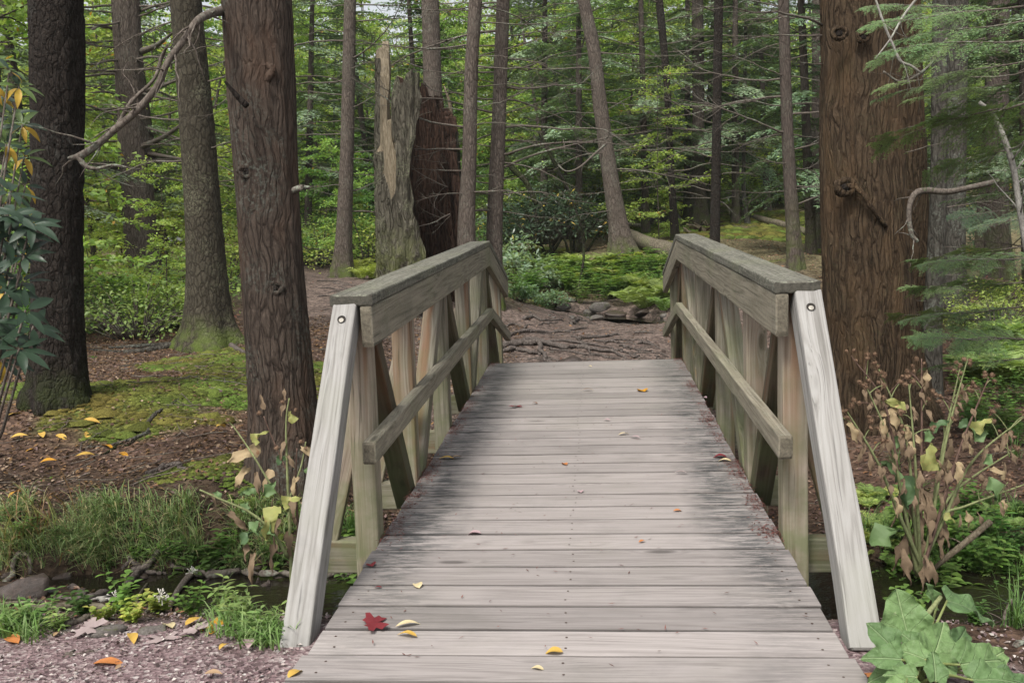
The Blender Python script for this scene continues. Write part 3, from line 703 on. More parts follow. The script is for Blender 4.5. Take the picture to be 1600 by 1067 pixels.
TC, DC, bC = px_tree('hemlock_tree', 'dark hemlock trunk pressed against the right of the giant trunk', 'tree', [(1432, 585, 66), (1428, 450, 60), (1420, 250, 56), (1412, 0, 52)], M_BARK_BIG, D=7.7, step=.03, n=90, ridge=.13, rfreq=17, seed=71)
TD, DD, bD = px_tree('hemlock_tree', 'narrow grey trunk speckled with lichen, right of the giant trunk', 'tree', [(1452, 600, 34), (1458, 480, 30), (1466, 300, 27), (1470, 0, 26)], M_BARK_GREY, D=7.4, step=.03, n=60, ridge=.09, rfreq=20, seed=73)
TE, DE, bE = px_tree('oak_tree', 'pale lichen covered trunk behind the narrow grey one', 'tree', [(1492, 520, 40), (1492, 400, 34), (1494, 250, 32), (1498, 0, 30)], M_BARK_GREY, D=11, step=.05, n=56, ridge=.10, rfreq=14, seed=79)
TF, DF, bF = px_tree('hemlock_tree', 'dim hemlock trunk deep in shade at the right, behind the low green boughs', 'tree', [(1560, 470, 44), (1558, 300, 38), (1560, 0, 36)], M_BARK_FAR, D=14, step=.06, n=48, ridge=.09, seed=83)

rs = np.random.RandomState(5)
add_dead(T0, D0, b0, [(205+rs.uniform(-10, 10), y, sg, rs.uniform(.8, 1.7)) for y in np.linspace(10, 290, 17) for sg in (1, -1)], rs)
add_dead(T2, D2, b2, [(300, 30, -1, .8), (305, 90, -1, 1.0), (306, 130, 1, .8), (310, 190, -1, .9), (312, 215, -1, .7), (313, 250, -1, .9), (316, 285, 1, .5), (300, 60, 1, .7), (312, 240, 1, .7)], rs)
add_dead(T3, D3, b3, [(372, 165, -1, .22), (460, 120, 1, .3), (468, 296, 1, .14), (465, 350, 1, .1), (385, 75, -1, .3)], rs)
add_dead(T4, D4, b4, [(543+rs.uniform(-6, 6), y, rs.choice([-1, 1]), rs.uniform(.5, 1.0)) for y in np.linspace(10, 330, 17)], rs)
add_dead(T5, D5, b5, [(674, y, rs.choice([-1, 1]), rs.uniform(.5, 1.0)) for y in np.linspace(5, 110, 6)], rs)
add_dead(T6, D6, b6, [(736, y, sg, rs.uniform(.3, .7)) for y in np.linspace(10, 330, 13) for sg in (rs.choice([-1, 1]),)], rs)
add_dead(T7, D7, b7, [(780, y, sg, rs.uniform(.4, 1.1)) for y in np.linspace(5, 330, 14) for sg in (1, -1)], rs)
add_dead(T8, D8, b8, [(935+(y-130)*.13, y, sg, rs.uniform(.5, 1.1)) for y in np.linspace(20, 330, 11) for sg in (1, -1)], rs)
add_dead(T9, D9, b9, [(1045, y, rs.choice([-1, 1]), rs.uniform(.5, 1.2)) for y in np.linspace(20, 300, 10)], rs)
add_dead(T10, D10, b10, [(1091, y, rs.choice([-1, 1]), rs.uniform(.6, 1.2)) for y in np.linspace(20, 280, 9)], rs)
add_dead(T11, D11, b11, [(1120, y, sg, rs.uniform(.5, 1.2)) for y in np.linspace(20, 310, 9) for sg in (-1, 1)], rs)
add_dead(T13, D13, b13, [(1232, y, sg, rs.uniform(.4, .9)) for y in np.linspace(30, 300, 7) for sg in (-1, 1)], rs)
add_dead(TB, DB, bB, [(1285, 100, -1, .3), (1293, 55, -1, .5), (1285, 40, -1, .8), (1400, 240, 1, .35)], rs)
add_dead(TD, DD, bD, [(1470, 280, 1, .45), (1472, 325, 1, .5), (1465, 430, 1, .3), (1450, 470, -1, .2), (1460, 385, 1, .3), (1455, 300, -1, .25)], rs)
add_dead(TE, DE, bE, [(1495, 360, 1, .7), (1495, 250, 1, .8), (1495, 200, 1, .7), (1495, 120, 1, .9)], rs)

for (t_, D_, b_, xs_, y0_, y1_, n_) in [(T4, D4, b4, (547, 540), 5, 330, 12), (T6, D6, b6, (742, 733), 5, 300, 10), (T7, D7, b7, (786, 775), 5, 330, 16), (T8, D8, b8, (914, 955), 5, 290, 12), (T9, D9, b9, (1031, 1050), 5, 300, 10), (T11, D11, b11, (1123, 1118), 10, 300, 12), (T13, D13, b13, (1225, 1236), 10, 320, 12), (T14, D14, b14, (1281, 1281), 10, 250, 6)]:
    add_dead(t_, D_, b_, [(xs_[0]+(xs_[1]-xs_[0])*(y-y0_)/(y1_-y0_), y, rs.choice([-1, 1]), rs.uniform(.7, 1.5)) for y in np.linspace(y0_, y1_, n_)], rs)
# the long broken limb arching left from the reddish hemlock
def px_limb(name, parent, base, rows, mat, sides=10, tw=0, rs=rs, nn=40, wob=.10):
    """rows: px, py, distance, width px"""
    pts = [P(a, b, d) for a, b, d, w in rows]; rad = [w/2*d/FPX for a, b, d, w in rows]
    pts = smooth_path(pts, nn); rad = smooth_path(np.array([[r, 0, 0] for r in rad]), nn)[:, 0]
    T = [tube(pts, rad, sides, disp=lambda i, a: wob*vnoise(i*.35, np.cos(a)*1.5, np.sin(a)*1.5, 5))]
    for k in range(tw):
        i = rs.randint(4, nn-2); d = pts[i+1]-pts[i]; d /= np.linalg.norm(d)
        l = rs.uniform(.1, .35); q, qr = crooked(pts[i], d+rs.normal(0, .6, 3), l, rad[i]*.35, rs, .2, 6, .18); T.append(tube(q, qr, 5))
    v, f = join(T); return link(name, mesh_np(name, v-base, fixquads(f), mat, smooth=True), parent)
px_limb('arching_limb', T3, b3, [(372, 20, D3-.1, 20), (345, 18, D3-.25, 15), (312, 30, 4.4, 12), (288, 62, 4.35, 10), (262, 98, 4.3, 10), (246, 135, 4.3, 10), (215, 172, 4.3, 11), (185, 198, 4.3, 11), (150, 228, 4.3, 11), (124, 244, 4.3, 11), (106, 247, 4.3, 3)], M_TWIG, 12, 22)
px_limb('forked_stub', T3, b3, [(122, 244, 4.3, 10), (132, 258, 4.3, 8), (150, 264, 4.3, 6), (176, 258, 4.3, 4), (200, 262, 4.3, 2)], M_TWIG, 8, 3, nn=20)
px_limb('side_limb', T3, b3, [(180, 203, 4.3, 7), (205, 160, 4.32, 6), (240, 125, 4.34, 5), (252, 92, 4.36, 6), (262, 70, 4.3, 3)], M_TWIG, 8, 4, nn=24)
px_limb('broken_stub', T3, b3, [(460, 298, 4.55, 12), (470, 294, 4.5, 10), (484, 293, 4.5, 4)], M_TWIG, 8, 0, nn=8)
px_limb('broken_stub', T3, b3, [(352, 128, 4.6, 4), (368, 148, 4.6, 8), (386, 166, 4.6, 10)], M_DEADDARK if 'M_DEADDARK' in globals() else M_BARK_DARK, 8, 0, nn=8)
def knot(parent, base, px, py, D, w, mat=None):
    """a healed branch scar, standing proud of the bark"""
    c = PV(px, py, D); r = w/2*D/FPX
    fx = -FWH; T = []
    link('scar_core', tube_mesh('scar_core', [tube(np.array([c-base-fx*.4*r, c-base, c-base+fx*.10*r]), [r*.62, r*.55, r*.2], 9, disp=lambda i, q: .3*vnoise(i, np.cos(q)*2, np.sin(q)*2, int(px)))], M_BARK_DARK), parent)
    for k, (rr, th, off) in enumerate([(r*1.05, .42*r, -.22*r)]):
        a = np.linspace(0, 2*PI, 25)[:-1]; side = np.array([CR[0], CR[1], 0])
        ring = [c+fx*off+rr*(math.cos(t)*side*(1+.1*math.sin(3*t+k))+math.sin(t)*.75*np.array([0, 0, 1])) for t in a]; ring.append(ring[0])
        T.append(tube(ring, th, 8, cap=False, disp=lambda i, q: .35*vnoise(i*.6, np.cos(q)*2, np.sin(q)*2, int(px)+k)))
    v, f = join(T); return link('branch_scar', mesh_np('branch_scar', v-base, f, mat, smooth=True), parent)
for (px, py, w) in [(408, 112, 30), (402, 230, 22), (385, 268, 20), (430, 450, 20), (384, 80, 16)]: knot(T3, b3, px, py, D3-.165, w, M_BARK_HEM)
for (px, py, w) in [(1322, 292, 26), (1312, 52, 20), (1350, 58, 16)]: knot(TB, bB, px, py, DB-.32, w, M_BARK_BIG)
px_limb('bark_scar', TB, bB, [(1322, 288, 6.52, 10), (1345, 300, 6.5, 9), (1362, 325, 6.5, 8), (1385, 355, 6.54, 5)], M_BARK_BIG, 8, 0, nn=14, wob=.4)
def zt(x, y): return 125+x/2.628, y/2.628
for i, (pp, w) in enumerate([([(250, 605), (330, 570), (415, 515), (440, 500)], 26), ([(200, 250), (120, 250), (60, 265), (10, 262)], 14), ([(200, 255), (280, 235), (350, 240)], 14), ([(190, 295), (100, 292), (20, 290)], 12), ([(280, 630), (350, 642), (430, 656), (480, 670)], 20), ([(280, 668), (360, 664), (440, 675)], 18),
                             ([(240, 218), (300, 195), (345, 165), (380, 135)], 30), ([(160, 130), (80, 108), (0, 162)], 14), ([(240, 60), (130, 100), (10, 102)], 12), ([(240, 50), (300, 28), (370, 10)], 14), ([(200, 300), (260, 285), (330, 290)], 12), ([(210, 370), (300, 395), (420, 420)], 13), ([(150, 690), (90, 680), (20, 668)], 16), ([(240, 380), (320, 360), (400, 330)], 20), ([(200, 420), (120, 380), (20, 385)], 12), ([(270, 525), (340, 545), (430, 580)], 12)]):
    px_limb('bare_limb', T0, b0, [(*zt(a, b_), 14.7-.5*k, w/2.628*(1-.25*k)) for k, (a, b_) in enumerate(pp)], M_TWIG, 7, 4, rs, 24)
# pale surface roots of the mossy tree
for i, rows in enumerate([[(305, 530, 10, 14), (280, 538, 9.7, 12), (240, 548, 9.4, 9), (190, 552, 9.2, 7), (140, 548, 9.2, 3)], [(300, 538, 10, 12), (262, 541, 9.7, 9), (215, 543, 9.6, 7), (170, 545, 9.5, 3)],
                          [(350, 535, 10, 14), (372, 548, 9.6, 8), (395, 556, 9.4, 3)]]):
    rr = []
    for (a, b, d, w) in rows:
        q, dd = hit(a, b); rr.append((a, b-2, dd, w))
    px_limb('surface_root', T2, b2, rr, M_ROOT if i == 2 else M_BARK_GREY, 8, 0, nn=24)

# ------------------------------------------------------------------ the broken hollow snag
def snag():
    D = 13.0; base = PV(661, 442, D); base[2] = Hs(base[0], base[1])
    t = empty('broken_snag', base, 'tall broken hollow tree snag, bark and bare wood at left, red rotten inside at right', 'dead tree')
    side = np.array([CR[0], CR[1], 0]); side /= np.linalg.norm(side); tow = -FWH; up = np.array([0, 0, 1.])
    mpp = D/FPX
    def topf(th):                      # th in degrees, -90 left, 0 towards the viewer, going round the back to +100
        return np.interp(th, [-262, -245, -230, -205, -190, -150, -100, -92, -86, -76, -66, -58, -52, -46, -36, -28, -20, -8, 5, 14],
                         [2.55, 2.7, 2.85, 3.1, 3.2, 3.0, 2.2, 2.6, 3.6, 3.68, 3.2, 2.6, 2.5, 2.55, 2.7, 3.0, 3.15, 3.25, 3.2, 3.1])
    th = np.radians(np.linspace(-266, 6, 150)); nz = 130; tt = np.linspace(0, 1, nz)
    TH, TT = np.meshgrid(th, tt); jag = .10*vnoise(TH*9, 0*TH, 0, 4)+.06*vnoise(TH*26, 0*TH, 0, 6)
    top = topf(np.degrees(TH))+jag; Z = TT*top
    R = .585*(1-.035*Z)+.15*np.exp(-Z/.5)
    R = R*(1+.05*fbm(np.cos(TH)*2, np.sin(TH)*2, Z*.6, 3, 9))
    taper = np.where(Z > 2.2, 1-.06*(Z-2.2), 1); R = R*taper
    deg = np.degrees(TH); TH = TH+sstep(-45, 6, deg)*(.20*np.sin(Z*2.1+1)+.05*vnoise(Z*6, 0*Z, 0, 8))
    bare = ((deg > -62) & (deg < -30+8*np.sin(Z*4)) & (Z > 1.45+.5*np.abs(deg+40)/20)) | ((deg > -74) & (deg < -62) & (Z > 2.2))
    k = 15; wx = .25*fbm(np.cos(TH)*3, np.sin(TH)*3, Z*2, 2, 5)
    rn = vnoise(np.cos(TH)*R*k+wx, np.sin(TH)*R*k+wx, Z*k*.13, 9); rg = (1-np.abs(rn)*2)*.07
    Ro = R+np.where(bare, -.03+.3*rg, rg)
    Ri = R-.10-.05*vnoise(TH*5, Z*1.5, 0, 3)-.03*np.abs(vnoise(TH*18, Z*1.2, 0, 13))
    # the rim of the hollow rolls in along the right front
    def pos(Rr): return (side*np.sin(TH)[..., None]+tow*np.cos(TH)[..., None])*Rr[..., None]+up*Z[..., None]
    O, I = pos(Ro), pos(Ri); n = len(th)
    ii = (np.arange(nz-1)[:, None]*n+np.arange(n-1)[None]).ravel(); f = np.stack([ii, ii+1, ii+n+1, ii+n], -1)
    fb = bare[:-1, :-1].ravel().astype(int)
    v = O.reshape(-1, 3)
    link('bark_shell', mesh_np('bark_shell', v, f, mats=[M_STUMP, M_BAREWOOD], mi=fb, smooth=True), t)
    # inside, with top edge and both lips of the opening
    vi = np.vstack([I.reshape(-1, 3), O.reshape(-1, 3)]); off = n*nz
    fs = [f[:, ::-1]]
    a = (nz-1)*n+np.arange(n-1); fs.append(np.stack([a, a+1, a+1+off, a+off], -1))
    for c in (0, n-1):
        a = np.arange(nz-1)*n+c; fs.append(np.stack([a, a+n, a+n+off, a+off], -1))
    FA = np.vstack(fs); zc = vi[FA].mean(1); dg = np.degrees(np.arctan2(zc@side, zc@tow)); mi_ = ((dg > -135) & (dg < -20) & (zc[:, 2] > 1.9)).astype(int)
    link('hollow_inside', mesh_np('hollow_inside', vi, FA, mats=[M_ROT, M_BAREWOOD], mi=mi_, smooth=True), t)
    # splinters of pale wood on the rim
    for (x, y0, y1, w, dz) in [(702, 205, 135, 8, .45)]:
        p0 = PV(x+4, y0, D+dz)-base; p1 = PV(x-8, y1, D+dz)-base
        pts = smooth_path([p0, (p0+p1)/2+np.array([.03, 0, .05]), p1], 10)
        T = [tube(pts, np.linspace(w*mpp*.6, w*mpp*.12, 10), 6)]
        link('splinter', tube_mesh('splinter', T, M_BAREWOOD), t)
snag()

# fallen mossy log on the far bank
def ground_log(name, label, rows, mat, cat='log', lift=.6, sides=16, nn=30):
    pts = []; rad = []
    for (px, py, w) in rows:
        q, d = hit(px, py); r = w/2*d/FPX; q[2] += r*lift; pts.append(q); rad.append(r)
    pts = smooth_path(pts, nn); rad = smooth_path(np.array([[r, 0, 0] for r in rad]), nn)[:, 0]
    base = pts[0].copy()
    v, f = tube(pts, rad, sides, disp=lambda i, a: .12*vnoise(i*.4, np.cos(a)*2, np.sin(a)*2, 7))
    o = link(name, mesh_np(name, v-base, fixquads(f), mat, smooth=True), None, base)
    return tag(o, label, cat)
ground_log('fallen_log', 'fallen mossy log sloping across the far bank, behind the crest of the right handrail', [(925, 352, 12), (960, 366, 16), (1000, 388, 22), (1050, 408, 27), (1090, 422, 28)], M_LOG, lift=1.1)
ground_log('fallen_log', 'short mossy log lying on the slope between the leaning trunk and the giant hemlock', [(1150, 335, 8), (1200, 350, 11), (1245, 362, 11), (1300, 385, 12)], M_LOG, lift=.8)

# ------------------------------------------------------------------ foliage
def cards(c, d, n, L, W, fold=0.0):
    """diamond leaves: (N,3) base points, directions, normals"""
    N = len(c); L = np.broadcast_to(L, (N,))[:, None]; W = np.broadcast_to(W, (N,))[:, None]
    s_ = np.cross(d, n); s_ /= np.linalg.norm(s_, axis=1)[:, None]+1e-9
    v = np.stack([c, c+d*L*.45+s_*W*.5+n*fold*W, c+d*L-n*fold*W, c+d*L*.45-s_*W*.5+n*fold*W], 1).reshape(-1, 3)
    f = np.arange(N*4).reshape(N, 4); return v, f
def nrm(v): return v/(np.linalg.norm(v, axis=-1, keepdims=True)+1e-9)
def leafcol(rs, N, base, var=.25, alt=None, altp=0.0):
    c = np.array(base)[None]*(1+var*rs.uniform(-1, 1, (N, 1)))*(1+.08*rs.uniform(-1, 1, (N, 3)))
    if alt is not None:
        k = rs.rand(N) < altp; c[k] = np.array(alt)*(1+.3*rs.uniform(-1, 1, (k.sum(), 1)))
    return np.repeat(np.clip(c, .005, 1), 4, axis=0)
HEM = (.145, .21, .115); HEM2 = (.18, .245, .145); DEC = (.27, .38, .10); DEC2 = (.36, .45, .12); FERN = (.28, .36, .12); BUSH = (.19, .29, .085)

def spray(rs, p0, d, L, ls, lw, droop=.35, sp=.5, gap=1.0):
    """a flat feathered hemlock spray: returns leaf centres, dirs, normals and the limb path"""
    n = max(6, int(L/.09)); pts, rad = crooked(p0, d, L, .006+.008*L, rs, droop, n, .05)
    C, Dd, Nn = [], [], []
    for i in range(1, len(pts)):
        ax = nrm(pts[i]-pts[i-1]); up = nrm(np.array([0, 0, 1.])-ax*ax[2]); sd = np.cross(up, ax)
        frac = i/len(pts); tl = L*sp*(1-frac)**.7*.55+.08
        for s_ in (-1, 1):
            if rs.rand() < .12: continue
            td = nrm(ax*.8+s_*sd*rs.uniform(.7, 1.2)+up*rs.uniform(-.18, .08)); l = tl*rs.uniform(.6, 1.15)
            m = max(3, int(l/(ls*.42*gap))); q = pts[i]+td*(np.linspace(.04, 1, m)[:, None]*l)+np.array([0, 0, -1.])*(np.linspace(0, 1, m)[:, None]**2*l*.25)
            ts = np.cross(up, td)
            for e in (-1, 1):
                dd = nrm(td*.75+e*ts*.8+rs.normal(0, .14, (m, 3))); C.append(q+rs.normal(0, ls*.08, (m, 3))); Dd.append(dd); Nn.append(nrm(up+rs.normal(0, .32, (m, 3))))
    return np.vstack(C), np.vstack(Dd), np.vstack(Nn), (pts, rad)
def hemlock_variant(seed, h, h0, Lmax, nb, ls=.085, lw=.034, trunk_r=.11, base=HEM):
    rs = np.random.RandomState(seed); C, Dd, Nn, T = [], [], [], []
    lean = rs.normal(0, .03, 2)
    zz = np.linspace(-.3, h, 26); tp = np.stack([zz*lean[0], zz*lean[1], zz], -1); T.append(tube(tp, np.interp(zz, [-.3, 0, .4, h], [trunk_r*1.5, trunk_r*1.35, trunk_r, trunk_r*.35]), 12, disp=lambda i, a: .06*vnoise(i, np.cos(a)*3, np.sin(a)*3, seed)))
    for k in range(nb):
        z = h0+(h-h0)*(k+rs.rand())/nb; az = rs.uniform(0, 2*PI); t = (z-h0)/(h-h0)
        L = Lmax*(1-.75*t)*rs.uniform(.55, 1.1); p0 = np.array([z*lean[0], z*lean[1], z])
        c, d_, n_, (pts, rad) = spray(rs, p0, (math.cos(az), math.sin(az), rs.uniform(-.1, .3)), L, ls, lw, rs.uniform(.3, .8))
        C.append(c); Dd.append(d_); Nn.append(n_); T.append(tube(pts, rad, 4))
    for k in range(int(h*2)):         # dead snags below the crown
        z = rs.uniform(.6, max(h0+1.5, 2.5)); az = rs.uniform(0, 2*PI)
        q, r = crooked((z*lean[0], z*lean[1], z), (math.cos(az), math.sin(az), rs.uniform(-.2, .3)), rs.uniform(.5, 1.8), .012, rs, .2, 7, .1); T.append(tube(q, r, 4))
    C, Dd, Nn = np.vstack(C), np.vstack(Dd), np.vstack(Nn); N = len(C)
    v, f = cards(C, Dd, Nn, ls*rs.uniform(.7, 1.2, N), lw*rs.uniform(.7, 1.2, N))
    crown = mesh_np('crown', v, f, M_NEEDLE, col=leafcol(rs, N, base, .3, DEC, .02))
    return tube_mesh('trunk', T, M_BARK_FAR), crown, N
def decid_variant(seed, h, h0, R, nb, ls=.09, lw=.055, trunk_r=.07, base=DEC, autumn=.02, flat=.8):
    rs = np.random.RandomState(seed); C, Dd, Nn, T = [], [], [], []
    tp, tr = crooked((0, 0, -.3), (rs.normal(0, .04), rs.normal(0, .04), 1), h+.3, trunk_r, rs, 0, 20, .03); tr = np.maximum(tr, .006)
    T.append(tube(tp, tr, 8))
    for k in range(nb):
        t = (k+rs.rand())/nb; i = int(np.clip((h0+(h-h0)*t)/h*20, 1, 19)); az = rs.uniform(0, 2*PI); p0 = tp[i]
        L = R*(1.1-.6*t)*rs.uniform(.6, 1.1)
        pts, rad = crooked(p0, (math.cos(az), math.sin(az), rs.uniform(.0, .5)), L, tr[i]*.5, rs, .3, 12, .09); T.append(tube(pts, rad, 5))
        for j in range(2, 13):
            for _ in range(2):
                d = nrm(pts[j]-pts[j-1]+np.array([rs.normal(0, .6), rs.normal(0, .6), rs.normal(0, .12)])*np.linalg.norm(pts[j]-pts[j-1])*1.3)
                l = L*rs.uniform(.15, .38); m = max(4, int(l/(ls*.42))); q = pts[j]+d*np.linspace(0, 1, m)[:, None]*l
                q = q+rs.normal(0, ls*.45, (m, 3))*[1, 1, .45]
                C.append(q); Dd.append(nrm(d+rs.normal(0, .8, (m, 3))*[1, 1, .5]+[0, 0, -.15])); Nn.append(nrm(np.array([0, 0, 1.])+rs.normal(0, .42/flat, (m, 3))))
    C, Dd, Nn = np.vstack(C), np.vstack(Dd), np.vstack(Nn); N = len(C)
    v, f = cards(C, Dd, Nn, ls*rs.uniform(.6, 1.2, N), lw*rs.uniform(.7, 1.2, N), .12)
    crown = mesh_np('crown', v, f, M_LEAF, col=leafcol(rs, N, base, .28, (.42, .24, .05), autumn))
    return tube_mesh('trunk', T, M_BARK_FAR), crown, N
def shrub_variant(seed, R, h, n, ls, lw, base, mat, flat=.9, alt=None, altp=0, stem=True, stemh=.3):
    rs = np.random.RandomState(seed); C, Dd, Nn, T = [], [], [], []
    for k in range(n):
        az = rs.uniform(0, 2*PI); el = math.acos(rs.uniform(.05, 1)); r = rs.uniform(.55, 1)
        e = np.array([math.cos(az)*math.sin(el)*R*r, math.sin(az)*math.sin(el)*R*r, h*(math.cos(el)*r*.8+.12)])
        b = np.array([e[0]*.25, e[1]*.25, 0]); pts = smooth_path([b, b*.5+e*.5+[0, 0, h*.12], e], 8)
        if stem: T.append(tube(pts, np.linspace(.008, .002, 8), 4))
        m = int(26); q = e+rs.normal(0, 1, (m, 3))*[R*.13, R*.13, h*.07]
        C.append(q); Dd.append(nrm((q-e)*3/R+rs.normal(0, .5, (m, 3))*[1, 1, .4])); Nn.append(nrm(np.array([0, 0, 1.])+nrm(e)*.35+rs.normal(0, .4/flat, (m, 3))))
    C, Dd, Nn = np.vstack(C), np.vstack(Dd), np.vstack(Nn); N = len(C)
    v, f = cards(C, Dd, Nn, ls*rs.uniform(.6, 1.2, N), lw*rs.uniform(.7, 1.2, N), .12)
    return (tube_mesh('stems', T, M_TWIG) if T else None), mesh_np('foliage', v, f, mat, col=leafcol(rs, N, base, .3, alt, altp)), N
def fern_variant(seed, L, nf, base, pin=.10, dens=18):
    rs = np.random.RandomState(seed); V, F, Cc, n0 = [], [], [], 0
    for k in range(nf):
        az = 2*PI*k/nf+rs.uniform(-.3, .3); l = L*rs.uniform(.75, 1.1)
        dh = np.array([math.cos(az), math.sin(az), 0]); t = np.linspace(0, 1, dens)
        pts = dh*(t[:, None]*l*.85)+np.array([0, 0, 1.])*((np.sin(t*2.1)*l*.55)[:, None])
        ax = nrm(np.gradient(pts, axis=0)); sd = np.cross(ax, [0, 0, 1.]); sd = nrm(sd); nn_ = np.cross(sd, ax)
        wprof = pin*l/L*np.sin(np.clip(t*1.05+.05, 0, 1)*PI)**.6
        for s_ in (-1, 1):
            v, f = cards(pts[1:], nrm(s_*sd[1:]+ax[1:]*.35+rs.normal(0, .08, (dens-1, 3))), nrm(nn_[1:]+rs.normal(0, .15, (dens-1, 3))), wprof[1:]*2.0+.01, l/dens*1.15)
            V.append(v); F.append(f+n0); n0 += len(v); c = np.array(base)*rs.uniform(.75, 1.25); Cc.append(np.repeat(c[None]*rs.uniform(.85, 1.15, (dens-1, 1)), 4, 0))
        v, f = cards(pts[:-1], ax[:-1], nn_[:-1], np.linalg.norm(np.diff(pts, axis=0), axis=1)*1.2, .006)
        V.append(v); F.append(f+n0); n0 += len(v); Cc.append(np.full((len(v), 3), .09))
    return mesh_np('fern', np.vstack(V), np.vstack(F), M_LEAF, col=np.vstack(Cc))

HV = [hemlock_variant(100+i, rs.uniform(8, 10.5), [.9, 1.6, 1.2, 2.0][i], 2.6, 66, ls=.10, lw=.042, base=[HEM, HEM2, HEM, HEM2][i]) for i in range(4)]
DV = [decid_variant(200+i, rs.uniform(7.5, 10), [.9, .5, 1.2, .8][i], 2.6, 46, ls=.14, lw=.085, base=[DEC, DEC2, DEC, (.11, .20, .04)][i], autumn=[.015, .03, .005, .01][i]) for i in range(4)]
SV = [decid_variant(260+i, rs.uniform(3.0, 4.2), .35, 1.3, 26, ls=.085, lw=.05, trunk_r=.02, base=[DEC2, DEC, (.10, .2, .05)][i], autumn=.01) for i in range(3)]
BV = [shrub_variant(300+i, .9, .8, 70, .055, .03, [BUSH, DEC2, (.075, .15, .045)][i], M_LEAF) for i in range(3)]
RV = [shrub_variant(320+i, 1.1, 1.3, 95, .13, .04, (.045, .075, .038), M_GLOSS, alt=(.42, .30, .05), altp=.03) for i in range(2)]
PV_ = [shrub_variant(340, .55, .8, 30, .12, .05, (.24, .33, .22), M_LEAF), shrub_variant(341, .45, .35, 26, .09, .045, (.22, .31, .18), M_LEAF)]
FV = [fern_variant(400+i, .42, 8+i, [FERN, (.32, .38, .11), (.2, .3, .09)][i]) for i in range(3)]

def tree_copy(name, var, x, y, label, cat, group, sc=1.0, rz=None, z=None):
    t = empty(name, (x, y, Hs(x, y) if z is None else z), label, cat, group)
    t.rotation_euler = (0, 0, rs.uniform(0, 2*PI) if rz is None else rz); t.scale = (sc, sc, sc)
    a, b = ('trunk', 'crown') if cat in ('tree', 'sapling') else ('stems', 'foliage')
    if var[0] is not None: link(a, var[0], t)
    link(b, var[1], t)
    return t
def cam_xy(u, D):                     # u = lateral offset in metres, D = distance from the lens
    q = CAM_LOC[:2]+FWH[:2]*D+CR[:2]*u; return float(q[0]), float(q[1])
rs = np.random.RandomState(21)
NBACK = []
# deep forest: hemlocks and leafy trees behind everything named
for D in np.arange(27, 63, 3.1):
    hw = D*.62+3; step = 4.1+D*.012
    for u in np.arange(-hw, hw, step):
        uu, DD_ = u+rs.uniform(-1.3, 1.3), D+rs.uniform(-1.4, 1.4)
        x, y = cam_xy(uu, DD_); px = 800+FPX*uu/DD_
        right = sstep(900, 1250, px); pd = .66*(1-right)+.30
        if 480 < px < 1000 and D < 60: pd = .78
        if px < 330: pd = .7
        if D < 31 and 1000 < px < 1280 and rs.rand() < .35: continue
        if rs.rand() < pd: tree_copy('leafy_tree', DV[rs.randint(4)], x, y, 'leafy green broadleaf tree deep in the forest beyond the stream', 'tree', 'broadleaf trees deep in the forest', rs.uniform(.85, 1.3))
        else: tree_copy('hemlock_tree', HV[rs.randint(4)], x, y, 'grey green hemlock standing deep in the forest beyond the stream', 'tree', 'hemlocks deep in the forest', rs.uniform(.9, 1.4))
for D in (64, 71, 79, 88):
    for u in np.arange(-D*.62-3, D*.62+3, 3.6):
        x, y = cam_xy(u+rs.uniform(-1.2, 1.2), D+rs.uniform(-2, 2)); NBACK.append((x, y))
for (x, y) in NBACK[:92]: tree_copy('leafy_tree', DV[rs.randint(4)], x, y, 'big crowned broadleaf tree closing the view at the very back of the forest', 'tree', 'big crowned trees at the back', rs.uniform(1.6, 2.1))
# middle distance trees with crowns, each placed where the photo has one
MIDT = [('h', 60, 14, .8, 'hemlock with pale bare limbs between the black trunk and the left frame edge'), ('h', 260, 19, .9, 'hemlock with feathery boughs behind the mossy scaly trunk'),
        ('h', 480, 24, 1.0, 'hemlock behind the reddish trunk with a knot, above the far path'), ('h', 590, 27, 1.0, 'tall hemlock filling the gap between slim trunk and broken snag'),
        ('h', 850, 25, 1.0, 'hemlock with dark boughs behind the rhododendron clump'), ('h', 905, 22.5, .9, 'hemlock with drooping boughs just left of the leaning trunk'), ('h', 1010, 24, .95, 'blue green hemlock boughs around the thin dark stem'),
        ('h', 1075, 26, 1.0, 'hemlock behind the pinkish trunk on the mossy slope'), ('h', 1150, 25, 1.0, 'hemlock behind the thin pale crooked stem'), ('h', 1200, 28, 1.0, 'hemlock with mossy foot behind the leaning brown trunk'),
        ('h', 1268, 17.5, .9, 'hemlock whose boughs hang left of the giant trunk'), ('h', 1530, 15.5, .9, 'dusky hemlock behind the low green boughs at the right frame edge'), ('h', 1610, 11.5, .75, 'shadowy hemlock cut by the right frame edge'), ('h', 1470, 19, 1.0, 'hemlock seen between the lichen trunks right of the giant'),
        ('d', 20, 11, .75, 'bright leafy tree behind the rhododendron at the left frame edge'), ('d', 150, 17, .8, 'yellow green tree behind the limb that arches left'), ('d', 330, 23, .9, 'light green tree behind the mossy trunk'), ('d', 520, 30, 1.0, 'light green tree beyond the bend of the far path'),
        ('d', 780, 30, 1.0, 'bright tree between the two slender trunks'), ('d', 980, 31, 1.0, 'bright green tree between the leaning trunk and the thin dark stem'), ('d', 880, 28, .9, 'maple with a few orange leaves behind the slender trunks')]
for k, px, D, sc, lab in MIDT:
    q = PV(px, 400, D); tree_copy('hemlock_tree' if k == 'h' else 'leafy_tree', (HV if k == 'h' else DV)[rs.randint(4)], q[0], q[1], lab, 'tree', None, sc)
